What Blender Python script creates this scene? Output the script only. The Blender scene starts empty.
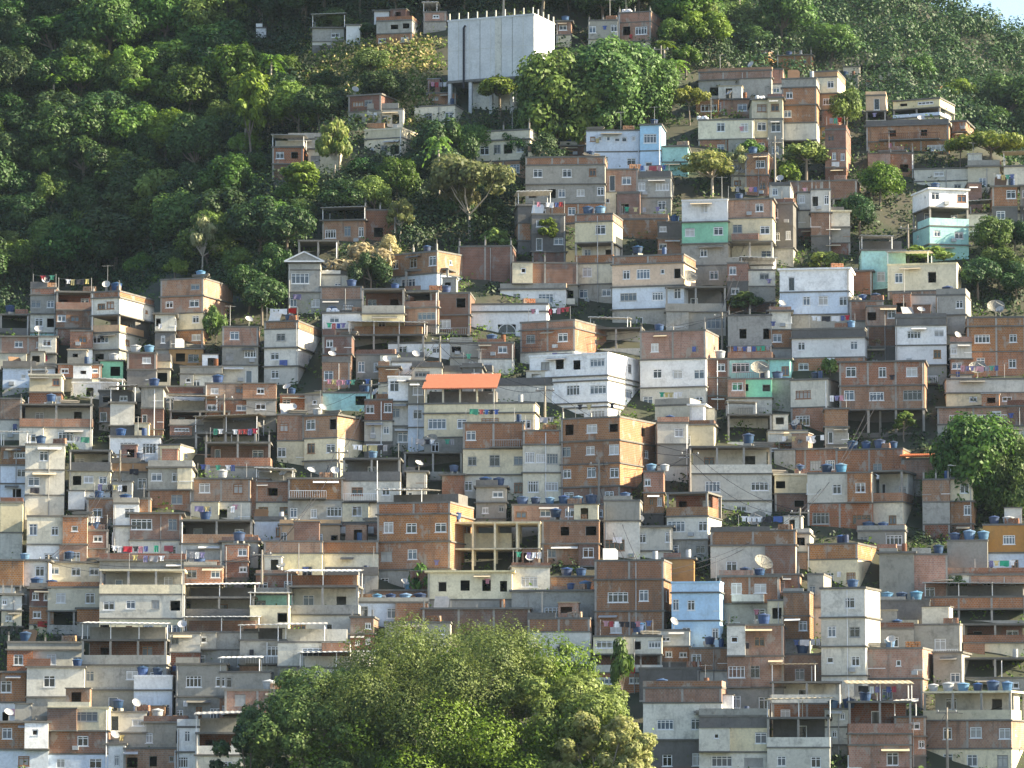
EXPOSURE = 1.93
HAZE = 0.00003
HOUSES = """
256 27 266 38 6|w:.|p|
312 27 344 45 3|g:.w*1 l:.*.3|R|slab-roofed pale hut
346 24 360 45 4|w:.|.|
374 10 389 22 3|w:.|.|
376 19 412 45 12|g:.dd b:w.w|.|
423 11 446 30 4|b:.w. g:.|r|
348 93 381 126 18|r:Ww. g:d.|s|
367 108 403 130 8|l:dDd|.|
426 92 456 106 6|b:w.|c|
414 104 455 128 13|c:.w.w/.|.|pale green hillside house
364 127 402 160 28|c:*.4 c:wwd/.|.|sunlit-sided cream house
272 146 303 180 4|b:wd r:.|R|
288 138 330 152 3|g:..|.|
308 148 340 172 4|g:w..|.|
476 128 530 180 14|c:*.45 c:wwdw/. b:.W|kpm|turquoise-topped house
528 150 545 196 6|c:w/. l:w|.|
556 20 571 48 3|b:w c:.|t|
588 19 618 50 2|g:w.w c:.*.6|pk|
618 10 651 50 12|b:.*.5 b:dW c:.*.5|kp|
586 129 640 172 0|i:nnnnnn i:.w.w|p|long lilac blue house
640 123 661 176 5|s:W s:D|pt|sky blue stair tower
662 145 688 177 3|m:.. m:.|.|turquoise annex
569 132 587 153 0|o:w.|.|
560 145 586 157 2|r:d.|t|
525 155 605 222 0|b:.....*.4 g:w.w.w g:d.dw.w.w b:.w.w.w|t|broad grey block
603 168 638 214 3|b:Dw b:DD|.|
636 176 671 217 4|g:w.W g:.w|c|
617 192 640 220 0|r:d.|.|
698 69 772 100 6|b:...*.35 g:ddw|ps|
696 98 752 118 0|b:.w.w|s|
752 98 781 157 0|c:w. c:w. g:w.|.|
698 118 754 158 0|c:.w.w b:.w..|p|
745 56 768 70 20|o:.|tt|
745 152 768 196 9|b:.w b:.w|t|bare-tree brick tower
731 160 747 190 2|g:w g:w|.|
777 54 812 80 0|b:d.|kt|
768 68 783 98 2|b:. l:w|.|
782 76 817 157 4|g:.*.5 b:w.. b:w.. l:.. Lg:.|.|tall stilted brick house
768 96 783 160 2|c:w g:w g:w|.|
812 69 838 142 8|o:.*.35 c:.w o:.W b:w. o:.W|.|orange-topped house
843 66 860 78 2|c:.|k|
857 63 892 84 5|Kg: c:.w|k|
836 75 858 90 4|g:.|t|
866 81 915 96 0|l:....|p|
866 94 886 126 2|p:D Tl:|.|
912 84 940 106 12|b:d.d|.|sunlit brick box house
893 97 940 124 15|y:dW Ti: c:nnn|.|blue balcony house
866 123 949 155 3|b:.d.d. b:..W.W|s|
952 120 966 142 8|b:. b:.|.|
868 152 914 178 0|b:..d|k|
880 150 905 168 0|b:.W|p|
914 167 968 192 0|l:.w. l:w.w|.|
968 165 1000 192 0|g:.w.|p|
1004 165 1026 192 0|c:D.|R|
930 187 969 262 -17|w:w.w Tm: m:w.w m:..|t|turquoise and white house
968 182 982 212 0|b:.|.|
968 212 1024 238 0|c:.d g:w.|R|
788 179 857 216 4|r:..... Lr:|.|low stilted shed
30 287 56 340 0|b:.*.35 g:ww l:wd m:..*.4|sc|
0 314 29 336 3|Tk: |t|
56 291 92 346 0|Tb: b:ww. b:.w.|c|
91 290 119 366 35|b:.*.35 l:ww/.nn Tp: l:W./w.d g:dD|ptsk|peach balcony house
160 277 203 346 30|b:..w b:w.w c:w.w b:w.w|t|forest-side brick house
0 336 56 370 0|b:.w.w. g:..|s|
3 367 55 388 0|i:.n..|.|
70 330 92 366 4|b:w w:w.|.|
58 364 101 392 3|b:w.w g:..|.|
100 360 123 384 2|v:.d|t|small bright green house
145 360 170 388 4|y:..*.4 c:.d|.|
169 348 203 368 4|o:dw|k|
180 366 222 392 2|g:..*.4 l:dw.w|.|
222 326 258 384 0|b:w. g:v.W g:.D|ps|
264 320 298 384 24|b:.*.4 l:w/. l:w./w l:w.|tc|pale corner house
322 219 364 244 10|b:W.w.w|R|tree-girt brick house
364 209 396 244 0|r:.d.|k|
298 240 338 268 0|Kg: g:..*.4|.|open posted terrace
288 262 320 314 0|g:.*.3 g:W. g:w.w|G|gabled grey house
318 274 356 300 0|g:w.w.w|.|
388 250 437 294 46|b:w.w.w i:.W..|kt|wide-flanked brick house
405 268 448 292 18|Tb:|.|
403 290 438 334 18|Tb: b:.W*1.1 g:..*.6|.|sunlit stepped brick house
320 286 362 312 3|b:.. g:.w|t|
322 312 362 340 4|w:w.*1 b:...*.7|t|
362 288 404 338 3|Tg: y:.w.|t|
430 292 470 336 0|r:..d r:W.|t|
467 303 548 340 0|w:.*.25 w:.a.A..a|.|arched white house
500 288 566 310 0|w:.w.W.|.|
458 245 512 284 0|r:.....|k|half-built brick row
512 262 578 306 0|r:.... g:d.w.d|k|
348 334 424 360 0|Tk:|r|
356 354 398 380 0|g:w.w.w|.|
388 342 452 360 0|w:.w..w.|.|
392 361 424 388 0|w:.w l:.|s|
450 342 480 372 0|g:d.. g:.w|.|
478 342 514 374 2|b:.w l:w.|t|
322 361 350 388 2|b:w.|s|
412 366 442 394 0|c:W. g:.|.|
440 370 492 384 0|g:..W.|p|
575 212 613 304 10|b:.*.35 c:.w Tb: c:w. g:w.w|tt|narrow cream tower house
612 253 684 330 12|b:...*.35 p:.w.W.n.d/. i:.W.W.w g:.D..|t|peach-walled terrace house
618 218 668 240 0|b:...|c|
682 198 728 286 6|w:.w./. v:w.w g:.w. g:.w|p|green-middled house
727 197 773 288 0|b:.w*.8 c:w.w Tw: w:w.w|ct|
666 286 726 336 0|Tg: g:w..W|S|
520 319 575 372 32|b:..*.35 b:w.w l:..|c|red laundry house
640 329 706 414 13|b:w.. w:.w.w.w l:w.w.w|tk|white and brick house
529 352 608 428 32|w:.w.d.d.W/.w w:...*.22 w:.W.W.W/.W w:..*.2 w:w.W.W.W/w.|g|long white modern house
590 327 642 356 0|Tg:|r|
728 314 772 364 0|g:.d.d b:...*.6|k|
728 358 772 380 0|m:W.|c|
728 378 772 416 0|v:.d.d l:..|S|
780 267 850 336 4|w:D... i:w.w.w.w g:....|g|four-window white house
862 249 906 288 0|m:.w.D|Rt|teal cottage under a slab roof
830 270 872 294 5|b:...|t|
888 262 957 316 0|y:w.d. b:w..|R|yellow canopied house
935 296 957 318 2|o:.w.|.|
910 294 936 318 0|g:..|.|
893 292 911 318 2|b:d|p|
792 327 865 376 0|k:..*.45 w:w...w b:w...|ct|white house with blackened parapet
850 300 884 340 0|b:. g:.w|tt|
896 316 947 384 0|k:..*.4 w:.W.w w:...w g:D.|s|
968 316 1026 376 0|b:...*.35 b:W.w b:w.w|Ss|twin-dish brick house
840 360 925 432 0|b:w.w.v b:w.W.W Lg:|.|raised wide brick house
768 358 790 384 0|m:.w|.|
768 384 792 410 0|k:..|t|
947 378 1026 406 0|l:..... c:.w.w.|Sc|
938 406 1010 440 0|b:...w g:..w|.|
1008 405 1028 445 0|r:.. c:W|.|
0 398 20 440 6|b:. l:w.w|.|
20 404 92 450 0|Tb: l:...W.|kt|
72 382 117 402 0|w:w.d.w.|.|
110 402 134 448 0|l:.... k:..|R|
133 386 158 418 0|c:.d c:..|.|
157 386 205 414 0|r:...*.35 w:.a.a.a|.|three-arch white house
205 383 276 432 0|g:w.w.w b:w.w.w g:..w|t|
170 411 230 436 0|Tg: g:...w*.8|Rp|
110 436 160 462 0|w:.W.W|tp|
0 446 26 520 0|Tb: i:.w i:.d c:..|r|
25 444 64 520 0|l:.w. l:w.. l:...|t|
158 444 180 480 18|y:w.w g:..|.|small yellow box house
69 450 110 510 0|Tk: c:dww w:.W|c|
110 462 148 498 0|o:..*.35 g:w.w|t|
148 467 192 512 0|Tg: b:.w|.|
195 432 256 462 10|Tb:|R|
205 442 270 490 4|Tb: g:...|kc|
192 478 250 524 0|b:w.w Tl:|ct|
250 478 268 520 0|b:.w|.|
87 498 150 526 0|b:w.d.|ct|
27 516 87 572 0|c:w.w... w:.w..|g|
45 534 65 566 0|p:.*.7 p:.w|.|
64 530 108 566 0|Tr: b:w..|ct|
130 513 181 566 0|b:W.w l:w.w|.|gabled brick house
181 520 252 566 0|Tb: l:W.W|tc|
222 541 258 568 0|l:.w.|.|
48 562 100 582 0|c:w.w.w|t|
100 560 185 590 0|g:.w.w.w|c|
0 502 22 562 0|c:.. g:..|.|
0 560 48 612 0|l:w..w g:.w.|t|
277 414 304 466 0|b:w. c:w.w|s|
304 414 337 482 38|b:w.d/. y:w.w g:w.w|pst|yellow-floored corner house
322 392 372 412 0|m:..d|tc|mint parapet roof house
280 394 322 414 0|g:w.w|ts|
388 376 410 450 0|w:w. l:w. g:.w|.|
408 380 424 450 0|g:w i:w i:.|.|
424 402 535 460 0|y:.....*.4 c:W.w.W.W g:w..w..|.|orange-roofed cream house
492 384 560 404 3|g:.....|.|
463 422 524 500 0|b:w... c:w.w.w l:w...w|cp|
487 424 525 446 0|r:..|.|
343 458 400 524 4|Tk: g:w.w w:w..w|tc|
404 452 462 480 0|Tg:|cS|
408 290 440 306 0|b:d|.|
377 502 450 596 24|b:...*.4 b:w.w.w b:w.w.. g:w.W..|r|canopied brick block
442 474 463 504 12|b:.|t|
256 481 292 522 0|b:.d. c:w.w|rs|
288 478 343 526 0|b:..*.8 g:w.w.W|ss|
254 520 284 545 0|i:w.w|.|
280 524 340 552 0|p:w.w.w.d|.|
264 541 322 586 0|b:..*.35 Ty:|.|
322 541 378 586 0|b:..*.35 c:w.w.d|.|
336 522 380 548 0|b:. l:D.w|.|
428 522 540 574 0|Kc: Kc:|t|unfinished concrete frame
428 571 512 610 3|y:.d.d.d.d g:....*.4|.|four-hole cream house
523 430 561 500 0|b:..*.5 l:WWW c:W.W|c|
561 416 620 508 36|b:d.v.d b:w.w.w/..w b:w.w.w/.d b:w..w|kc|big sunlit brick house
512 504 606 524 0|b:w.w.w.w|tttttt|
542 520 599 566 0|b:.d.d b:w...|t|
604 500 640 560 0|g:..*.5 g:W.|t|
630 526 672 562 0|l:W..w g:...*.5|s|
667 492 708 562 14|Tb: l:W.w g:w.w|.|brick loggia house
655 404 690 434 18|c:. c:.w|c|
690 404 704 448 8|w:. c:w|.|
660 424 714 452 6|c:w.w..|.|
690 446 772 516 0|Tl: l:.W...W l:..w.*.6|t|
711 530 796 580 0|b:.....*.4 l:.w..w.|cS|
728 414 772 450 0|Tg:|R|
756 378 792 412 0|g:...|tt|
791 378 828 434 14|l:W. b:W.|t|cement corner house
768 430 808 455 0|g:.. b:..|ts|
775 448 836 478 12|b:W.n.WW|ssc|
836 448 903 480 11|b:..w.|tttt|
808 472 872 532 0|l:w.w.W g:W..W|tt|
775 474 810 512 0|c:d.. r:.d|t|
871 470 903 532 14|Tb: c:.w|.|orange-flanked tan house
903 458 950 500 0|b:. g:w.w|o|orange-tiled cottage
858 530 905 552 6|g:w.W|tt|
808 543 858 592 23|b:..*.45 c:d.W.W/.d|t|white-ended house
880 552 914 606 0|g:..|.|
913 554 948 606 0|b:.w.|t|
948 540 988 590 0|g:.w.|ttt|
984 524 1028 580 0|o:..W. i:w..w.|tt|
768 533 810 570 4|l:w.d b:w..|t|
745 574 800 600 0|b:w.w.|Sk|
48 587 100 634 0|c:w.w Tg:|.|
77 608 101 636 0|b:. g:.|.|
100 570 184 642 0|Tc: l:w.w.w.d y:d.D.w.W|c|
82 640 166 714 0|Tg: g:w..w.w g:.D.w|R|long veranda house
8 642 83 674 0|g:*.3 l:w..w.w|kt|
184 597 254 636 0|Tk: g:...|r|
184 632 258 674 0|g:..*.7 Tg:|r|
184 566 222 604 0|b:w.w g:.w|tc|
27 667 84 726 0|l:.w.. g:.w.|t|
0 672 25 732 3|b:w. w:d.w|.|
0 722 48 776 0|b:w..w i:.w.|s|
48 708 108 776 0|c:..W. g:..w. i:w.w|.|
134 676 172 724 6|w:..*.4 i:w.w|tt|small sky-white cube house
176 664 226 728 0|g:.W.w g:w.w.W|.|
220 672 270 722 0|Tg: b:w..w|r|
104 744 125 776 0|w:.w.|s|
124 748 177 776 0|b:d.d.n|.|
144 722 186 752 0|g:w..d|t|
108 712 146 752 0|l:D.w g:...|ts|
177 727 199 776 0|w:.w. w:W.|.|
196 733 250 776 0|Tg: c:.W.|R|
256 574 296 600 0|b:w.w|s|
256 594 292 616 0|m:w..*.8|.|
250 606 288 650 0|g:..d Tg:|r|
287 586 358 642 0|Tg: l:W.D..|r|pink laundry house
357 602 428 626 0|i:w..W.w|tttt|
325 574 378 602 0|g:w.w.|p|
376 590 430 606 0|b:w.d|st|
423 608 530 640 0|r:......|k|long low brown wall house
512 566 550 596 0|g:.W.|sc|
512 590 596 626 0|g:w.W.. |tt|
528 618 590 664 4|b:...*.4 g:w.w.|p|
546 576 596 594 0|b:...|tt|
595 560 664 642 8|b:.....*.6 b:.W.w. b:.w.w.|.|tall brick block
664 558 694 594 0|o:..|.|
594 636 662 690 0|l:w.W.d.W Tg: b:W.W.|ct|
672 582 720 648 0|s:...*.35 s:w.w..w s:.w..w|p|sky blue boxy house
720 576 780 630 0|b:.w.w. g:W.w.|tt|
728 625 784 718 0|b:..w. b:.w. g:w.w.|tk|
690 648 730 692 0|b:w.w g:..|t|
644 688 722 776 0|b:....*.4 g:.W.W. k:.w.w.|tp|
640 668 700 700 0|k:..d..|k|
700 716 768 776 0|k:...*.45 c:.w..w l:.W.W|.|
822 588 866 704 15|l:..w. l:w.w l:n.w l:..w|tg|tall pale tower house
808 574 824 640 0|g:w. l:.|.|
784 592 810 662 0|b:. b:.w g:..|.|
768 600 786 656 0|c:d b:.|.|
773 654 824 690 0|b:.w.|tc|
773 682 842 724 0|Tl: b:w..w|R|
768 718 830 776 0|Tl: l:w.w|R|
866 628 914 656 0|g:w.w.|t|
868 648 923 708 10|b:W.n.w b:.w..|ts|laundry-window brick house
880 624 960 658 10|g:.W..w.|.|
934 652 962 692 9|g:.w|.|
850 702 912 776 0|Tg: b:..*.35 b:w..w.|Rct|
925 692 1012 776 14|Tc: b:.w.w.w c:.w.w.w|tttttt|tank-topped lower right house
926 596 1026 628 0|b:.....*.6 Tg:|R|
914 574 972 604 0|l:w.s.w|.|
970 574 1028 604 0|b:.w.w.|c|
964 624 1028 660 0|Tr: c:.....|.|
964 658 1028 696 0|Kg: g:...|.|
878 600 930 628 0|k:...|ttt|
278 642 350 690 0|l:.W. g:w..|R|
300 668 372 720 0|g:w.w. l:D.w|r|
225 690 290 740 0|b:w.w g:w..|t|
385 622 450 660 0|g:.w.w l:...|.|
240 640 285 690 0|g:..W l:w..|r|
"""
import bpy, math, random
import numpy as np
from mathutils import Vector
R = math.radians
SC = bpy.context.scene
COL = SC.collection
rnd = random.Random(11)

# ------------------------------------------------------------------ camera
FPX = 4000.0
PITCH = math.atan((384 + 21) / FPX)
CZ = 0.0
def pt(px, py, y):
    u = (px - 512) / FPX; v = (384 - py) / FPX
    dy = math.cos(PITCH) - v * math.sin(PITCH); dz = math.sin(PITCH) + v * math.cos(PITCH)
    t = y / dy
    return Vector((u * t, y, CZ + dz * t))
cd = bpy.data.cameras.new('camera'); cam = bpy.data.objects.new('camera', cd); COL.objects.link(cam)
cd.sensor_width = 36; cd.lens = FPX / 1024 * 36; cd.clip_start = 1; cd.clip_end = 6000
cam.location = (0, 0, CZ); cam.rotation_euler = (R(90) + PITCH, 0, 0)
SC.camera = cam

# ------------------------------------------------------------------ light
SUN_EL, SUN_AZ = 29.0, 91.5
w = bpy.data.worlds.new('World'); SC.world = w; w.use_nodes = True
nt = w.node_tree; bg = nt.nodes['Background']
sky = nt.nodes.new('ShaderNodeTexSky'); sky.sky_type = 'NISHITA'; sky.sun_disc = False
sky.sun_elevation = R(SUN_EL); sky.sun_rotation = R(SUN_AZ); sky.altitude = 50; sky.dust_density = 1.2
nt.links.new(sky.outputs[0], bg.inputs[0]); bg.inputs[1].default_value = 0.088
sd = bpy.data.lights.new('sun', 'SUN'); so = bpy.data.objects.new('sun', sd); COL.objects.link(so)
sd.energy = 5.0; sd.angle = R(0.5); sd.color = (1.0, 0.86, 0.60)
tosun = Vector((math.cos(R(SUN_EL)) * math.sin(R(SUN_AZ)), math.cos(R(SUN_EL)) * math.cos(R(SUN_AZ)), math.sin(R(SUN_EL))))
so.rotation_euler = tosun.to_track_quat('Z', 'Y').to_euler(); so.location = (300, 100, 300)
SC.view_settings.view_transform = 'Standard'; SC.view_settings.look = 'None'
SC.view_settings.exposure = EXPOSURE; SC.view_settings.gamma = 1
SC.cycles.max_bounces = 4; SC.cycles.diffuse_bounces = 3; SC.cycles.transparent_max_bounces = 4
SC.cycles.volume_bounces = 0

# ------------------------------------------------------------------ terrain
def sst(a, b, x):
    t = min(1, max(0, (x - a) / (b - a))); return t * t * (3 - 2 * t)
def lerp(a, b, t): return a + (b - a) * t
def interp(tab, x):
    if x <= tab[0][0]: return tab[0][1]
    for (x0, z0), (x1, z1) in zip(tab, tab[1:]):
        if x <= x1: return z0 + (z1 - z0) * (x - x0) / (x1 - x0)
    return tab[-1][1]
MAIN = [(-3000, -16), (370, -16), (386, -12), (402, -1), (575, 116), (592, 142), (640, 165), (700, 175), (900, 180), (3000, 100)]  # upper slope, out of view, steepened to throw shade on the left forest
LEFT = [(-3000, -16), (370, -16), (386, -12), (402, -1), (487, 56.5), (540, 66), (600, 130), (680, 200), (800, 240), (3000, 100)]
FAR = [(-3000, -40), (570, -40), (600, 62), (640, 75), (790, 157), (850, 120), (3000, -10)]
CREST = [(-100, 400), (12, 400), (20, 136), (30, 103), (45, 95.5), (60, 89), (72, 80), (90, 68), (150, 40), (400, 20)]  # crest raised above the frame so its shadow reaches the left forest
def hgt(x, y):
    t = 1 - sst(-62, -22, x - (y - 500) * 0.12)
    z = lerp(interp(MAIN, y), interp(LEFT, y), t)
    cz = interp(CREST, x)
    if y > 500 and z > cz:
        z = cz - max(0, y - 575) * 0.55 if y > 575 else cz
    if x > 0:
        fx = interp([(0, 3), (75, 2), (90, -4), (101, -7), (135, -28), (200, -70), (800, -150)], x) * sst(630, 760, y)
        z = max(z, interp(FAR, y) + fx - (20 if x < 10 else 0))
    if y > 395:
        z += 0.9 * math.sin(x * .11 + y * .07) + 0.6 * math.sin(x * .23 - y * .19 + 2)
    return z
def hit(px, py, y0=388.0):
    y = y0
    while y < 900:
        p = pt(px, py, y)
        if p.z <= hgt(p.x, y): break
        y += 1.5
    lo, hi = y - 1.5, y
    for _ in range(8):
        m = (lo + hi) / 2; p = pt(px, py, m)
        if p.z <= hgt(p.x, m): hi = m
        else: lo = m
    p = pt(px, py, hi); return Vector((p.x, hi, hgt(p.x, hi)))

# ------------------------------------------------------------------ materials
M = {}
def newmat(name):
    m = bpy.data.materials.new(name); m.use_nodes = True
    M[name] = m; return m, m.node_tree, m.node_tree.nodes['Principled BSDF']
def N(nt, t, **kw):
    n = nt.nodes.new(t)
    for k, v in kw.items(): setattr(n, k, v)
    return n
def noise(nt, vec, scale, detail=3, sc3=None, rough=.55):
    if sc3:
        mp = N(nt, 'ShaderNodeMapping'); mp.inputs['Scale'].default_value = sc3
        nt.links.new(vec, mp.inputs['Vector']); vec = mp.outputs[0]
    n = N(nt, 'ShaderNodeTexNoise'); n.inputs['Scale'].default_value = scale; n.inputs['Detail'].default_value = detail
    n.inputs['Roughness'].default_value = rough
    nt.links.new(vec, n.inputs['Vector']); return n.outputs['Fac']
def ramp(nt, fac, stops):
    r = N(nt, 'ShaderNodeValToRGB'); e = r.color_ramp.elements
    while len(e) < len(stops): e.new(.5)
    for el, (p, c) in zip(e, stops):
        el.position = p; el.color = (c, c, c, 1) if isinstance(c, (int, float)) else (*c, 1)
    nt.links.new(fac, r.inputs[0]); return r.outputs[0]
def mix(nt, fac, a, b, mode='MIX'):
    n = N(nt, 'ShaderNodeMix', data_type='RGBA', blend_type=mode)
    for i, v in ((0, fac), (6, a), (7, b)):
        if hasattr(v, 'links') or hasattr(v, 'is_linked'): nt.links.new(v, n.inputs[i])
        elif isinstance(v, (int, float)): n.inputs[i].default_value = v if i == 0 else (v, v, v, 1)
        else: n.inputs[i].default_value = (*v, 1)
    return n.outputs[2]
def coords(nt):
    """world-metre position shifted by a per-object random so no two walls repeat"""
    tc = N(nt, 'ShaderNodeTexCoord'); oi = N(nt, 'ShaderNodeObjectInfo')
    ml = N(nt, 'ShaderNodeMath', operation='MULTIPLY'); ml.inputs[1].default_value = 37.0
    nt.links.new(oi.outputs['Random'], ml.inputs[0])
    ad = N(nt, 'ShaderNodeVectorMath', operation='ADD'); nt.links.new(tc.outputs['Object'], ad.inputs[0]); nt.links.new(ml.outputs[0], ad.inputs[1])
    return ad.outputs[0], oi.outputs['Random'], tc.outputs['Object']
def hsv(nt, col, rand, dh=.02, dv=.25, ds=.2):
    h = N(nt, 'ShaderNodeHueSaturation')
    def mr(a, b, src):
        m = N(nt, 'ShaderNodeMapRange'); m.inputs['To Min'].default_value = a; m.inputs['To Max'].default_value = b
        nt.links.new(src, m.inputs['Value']); return m.outputs[0]
    nt.links.new(mr(.5 - dh, .5 + dh, rand), h.inputs['Hue'])
    wn = N(nt, 'ShaderNodeTexWhiteNoise', noise_dimensions='1D'); nt.links.new(rand, wn.inputs['W'])
    nt.links.new(mr(1 - dv, 1 + dv, wn.outputs['Value']), h.inputs['Value'])
    w2 = N(nt, 'ShaderNodeTexWhiteNoise', noise_dimensions='1D'); nt.links.new(wn.outputs['Value'], w2.inputs['W'])
    nt.links.new(mr(1 - ds, 1 + ds, w2.outputs['Value']), h.inputs['Saturation'])
    nt.links.new(col, h.inputs['Color']); return h.outputs[0]
def plaster(name, base, dirt=(.12, .115, .10), amt=.75, patch=None, dv=.16):
    m, nt, b = newmat(name); v, rd, loc = coords(nt)
    big = noise(nt, v, .55, 4); fine = noise(nt, v, 4.0, 3)
    streak = noise(nt, v, 1.0, 4, (1.7, 1.7, .32), .7)
    c = mix(nt, ramp(nt, big, [(.35, 0), (.7, .55)]), base, tuple(x * .72 for x in base))
    if patch:
        pn = noise(nt, v, .9, 2)
        c = mix(nt, ramp(nt, pn, [(.58, 0), (.61, 1)]), c, patch)
    c = hsv(nt, c, rd, .006, dv, .25)
    c = mix(nt, ramp(nt, streak, [(.56, 0), (.78, amt * .8)]), c, dirt)
    blot = noise(nt, v, .8, 5, (1, 1, 1), .75)
    c = mix(nt, ramp(nt, blot, [(.52, 0), (.72, amt)]), c, tuple(x * 1.2 for x in dirt))
    c = mix(nt, ramp(nt, fine, [(.3, .35), (.6, 0)]), c, tuple(x * .55 for x in base))
    nt.links.new(c, b.inputs['Base Color']); b.inputs['Roughness'].default_value = .9
    b.inputs['Specular IOR Level'].default_value = .2
    bp = N(nt, 'ShaderNodeBump'); bp.inputs['Strength'].default_value = .25; bp.inputs['Distance'].default_value = .05
    nt.links.new(fine, bp.inputs['Height']); nt.links.new(bp.outputs[0], b.inputs['Normal'])
    return m
def brick(name, a, bb, cement=(.30, .27, .235), cem=.55):
    m, nt, b = newmat(name); v, rd, loc = coords(nt)
    cx = N(nt, 'ShaderNodeSeparateXYZ'); nt.links.new(v, cx.inputs[0])
    sm = N(nt, 'ShaderNodeMath', operation='ADD'); nt.links.new(cx.outputs[0], sm.inputs[0]); nt.links.new(cx.outputs[1], sm.inputs[1])
    cb = N(nt, 'ShaderNodeCombineXYZ'); nt.links.new(sm.outputs[0], cb.inputs[0]); nt.links.new(cx.outputs[2], cb.inputs[1])
    bt = N(nt, 'ShaderNodeTexBrick'); bt.inputs['Scale'].default_value = 1.0; bt.inputs['Brick Width'].default_value = .30
    bt.inputs['Row Height'].default_value = .20; bt.inputs['Mortar Size'].default_value = .018; bt.inputs['Bias'].default_value = 0
    bt.inputs['Color1'].default_value = (*a, 1); bt.inputs['Color2'].default_value = (*bb, 1); bt.inputs['Mortar'].default_value = (*cement, 1)
    nt.links.new(cb.outputs[0], bt.inputs['Vector'])
    c = hsv(nt, bt.outputs['Color'], rd, .012, .22, .25)
    big = noise(nt, v, .8, 4); pn = noise(nt, v, .6, 5, (1.3, 1.3, .8), .7)
    c = mix(nt, ramp(nt, big, [(.4, 0), (.75, .6)]), c, tuple(x * .55 for x in a))
    c = mix(nt, ramp(nt, pn, [(cem, 0), (cem + .08, .85)]), c, cement)
    streak = noise(nt, v, 1.0, 4, (2.4, 2.4, .25), .65)
    c = mix(nt, ramp(nt, streak, [(.53, 0), (.75, .7)]), c, (.10, .085, .075))
    nt.links.new(c, b.inputs['Base Color']); b.inputs['Roughness'].default_value = .93; b.inputs['Specular IOR Level'].default_value = .15
    return m
brick('brick', (.36, .178, .098), (.27, .132, .075))
brick('old_brick', (.22, .10, .062), (.165, .078, .05), (.20, .18, .17), .56)
plaster('cement', (.35, .34, .305), (.11, .105, .095))
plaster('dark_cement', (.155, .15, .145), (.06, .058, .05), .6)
plaster('pale_plaster', (.64, .62, .55), (.17, .165, .15), .7)
plaster('white_paint', (.86, .86, .85), (.26, .25, .24), .55)
plaster('cream_paint', (.68, .62, .47), (.19, .17, .13), .65)
plaster('yellow_paint', (.76, .68, .45), (.2, .17, .1), .55)
plaster('peach_paint', (.64, .46, .31), (.22, .16, .12), .5)
plaster('sky_paint', (.48, .68, .86), (.22, .26, .3), .3, dv=.05)
plaster('ice_paint', (.60, .68, .78), (.2, .21, .23), .5, dv=.1)
plaster('mint_paint', (.38, .66, .62), (.12, .2, .18), .5)
plaster('green_paint', (.30, .62, .44), (.1, .2, .12), .4)
plaster('orange_paint', (.43, .26, .13), (.2, .11, .06), .6)
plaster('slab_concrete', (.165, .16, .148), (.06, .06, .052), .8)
plaster('frame_concrete', (.64, .58, .42), (.14, .12, .09), .6)
plaster('reservoir_wall', (.66, .67, .67), (.36, .38, .36), .55, dv=.02)
plaster('column_concrete', (.34, .325, .30), (.12, .11, .10), .7)
MATL = dict(b='brick', r='old_brick', g='cement', k='dark_cement', l='pale_plaster', w='white_paint', c='cream_paint', y='yellow_paint',
            p='peach_paint', s='sky_paint', i='ice_paint', m='mint_paint', v='green_paint', o='orange_paint')
def flat(name, col, rough=.6, metal=0, var=.1, spec=.4):
    m, nt, b = newmat(name); v, rd, loc = coords(nt)
    n = noise(nt, v, 2.5, 4); c = mix(nt, ramp(nt, n, [(.35, 0), (.75, .6)]), col, tuple(x * .6 for x in col))
    c = hsv(nt, c, rd, .01, var, .15)
    nt.links.new(c, b.inputs['Base Color']); b.inputs['Roughness'].default_value = rough; b.inputs['Metallic'].default_value = metal
    b.inputs['Specular IOR Level'].default_value = spec
    return m
flat('window_white', (.78, .79, .80), .5, var=.05); flat('window_wood', (.30, .15, .07), .6); flat('window_metal', (.34, .34, .33), .5)
flat('glass_dark', (.015, .018, .022), .12, spec=.6, var=.3); flat('glass_sky', (.07, .10, .14), .15, spec=.7, var=.3)
flat('glass_curtain', (.45, .44, .42), .5, var=.25)
flat('tank_blue', (.025, .055, .13), .5, var=.5); flat('tank_faded', (.09, .19, .32), .5, var=.25); flat('tank_grey', (.36, .38, .40), .6)
flat('dish_grey', (.42, .42, .42), .5); flat('mesh_dish', (.24, .23, .20), .6); flat('metal_grey', (.30, .30, .30), .5, .3)
flat('canopy_white', (.74, .73, .70), .55, var=.1); flat('canopy_grey', (.36, .36, .36), .65, var=.2); flat('canopy_tan', (.45, .38, .27), .7)
flat('roof_tile', (.38, .14, .06), .85, var=.1); flat('door_wood', (.16, .09, .05), .7, var=.3); flat('rust', (.16, .07, .04), .8)
flat('tarp_blue', (.04, .10, .35), .6); flat('tarp_red', (.5, .02, .06), .6); flat('pole_wood', (.24, .22, .19), .8); flat('rail_blue', (.10, .32, .46), .6)
for nm, c in dict(white=(.74, .74, .76), red=(.38, .04, .05), blue=(.08, .12, .30), pink=(.50, .24, .30), black=(.03, .03, .04), purple=(.20, .18, .34), yellow=(.5, .42, .2), green=(.06, .3, .2), grey=(.3, .3, .33)).items():
    flat('cloth_' + nm, c, .9, var=.15)
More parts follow.
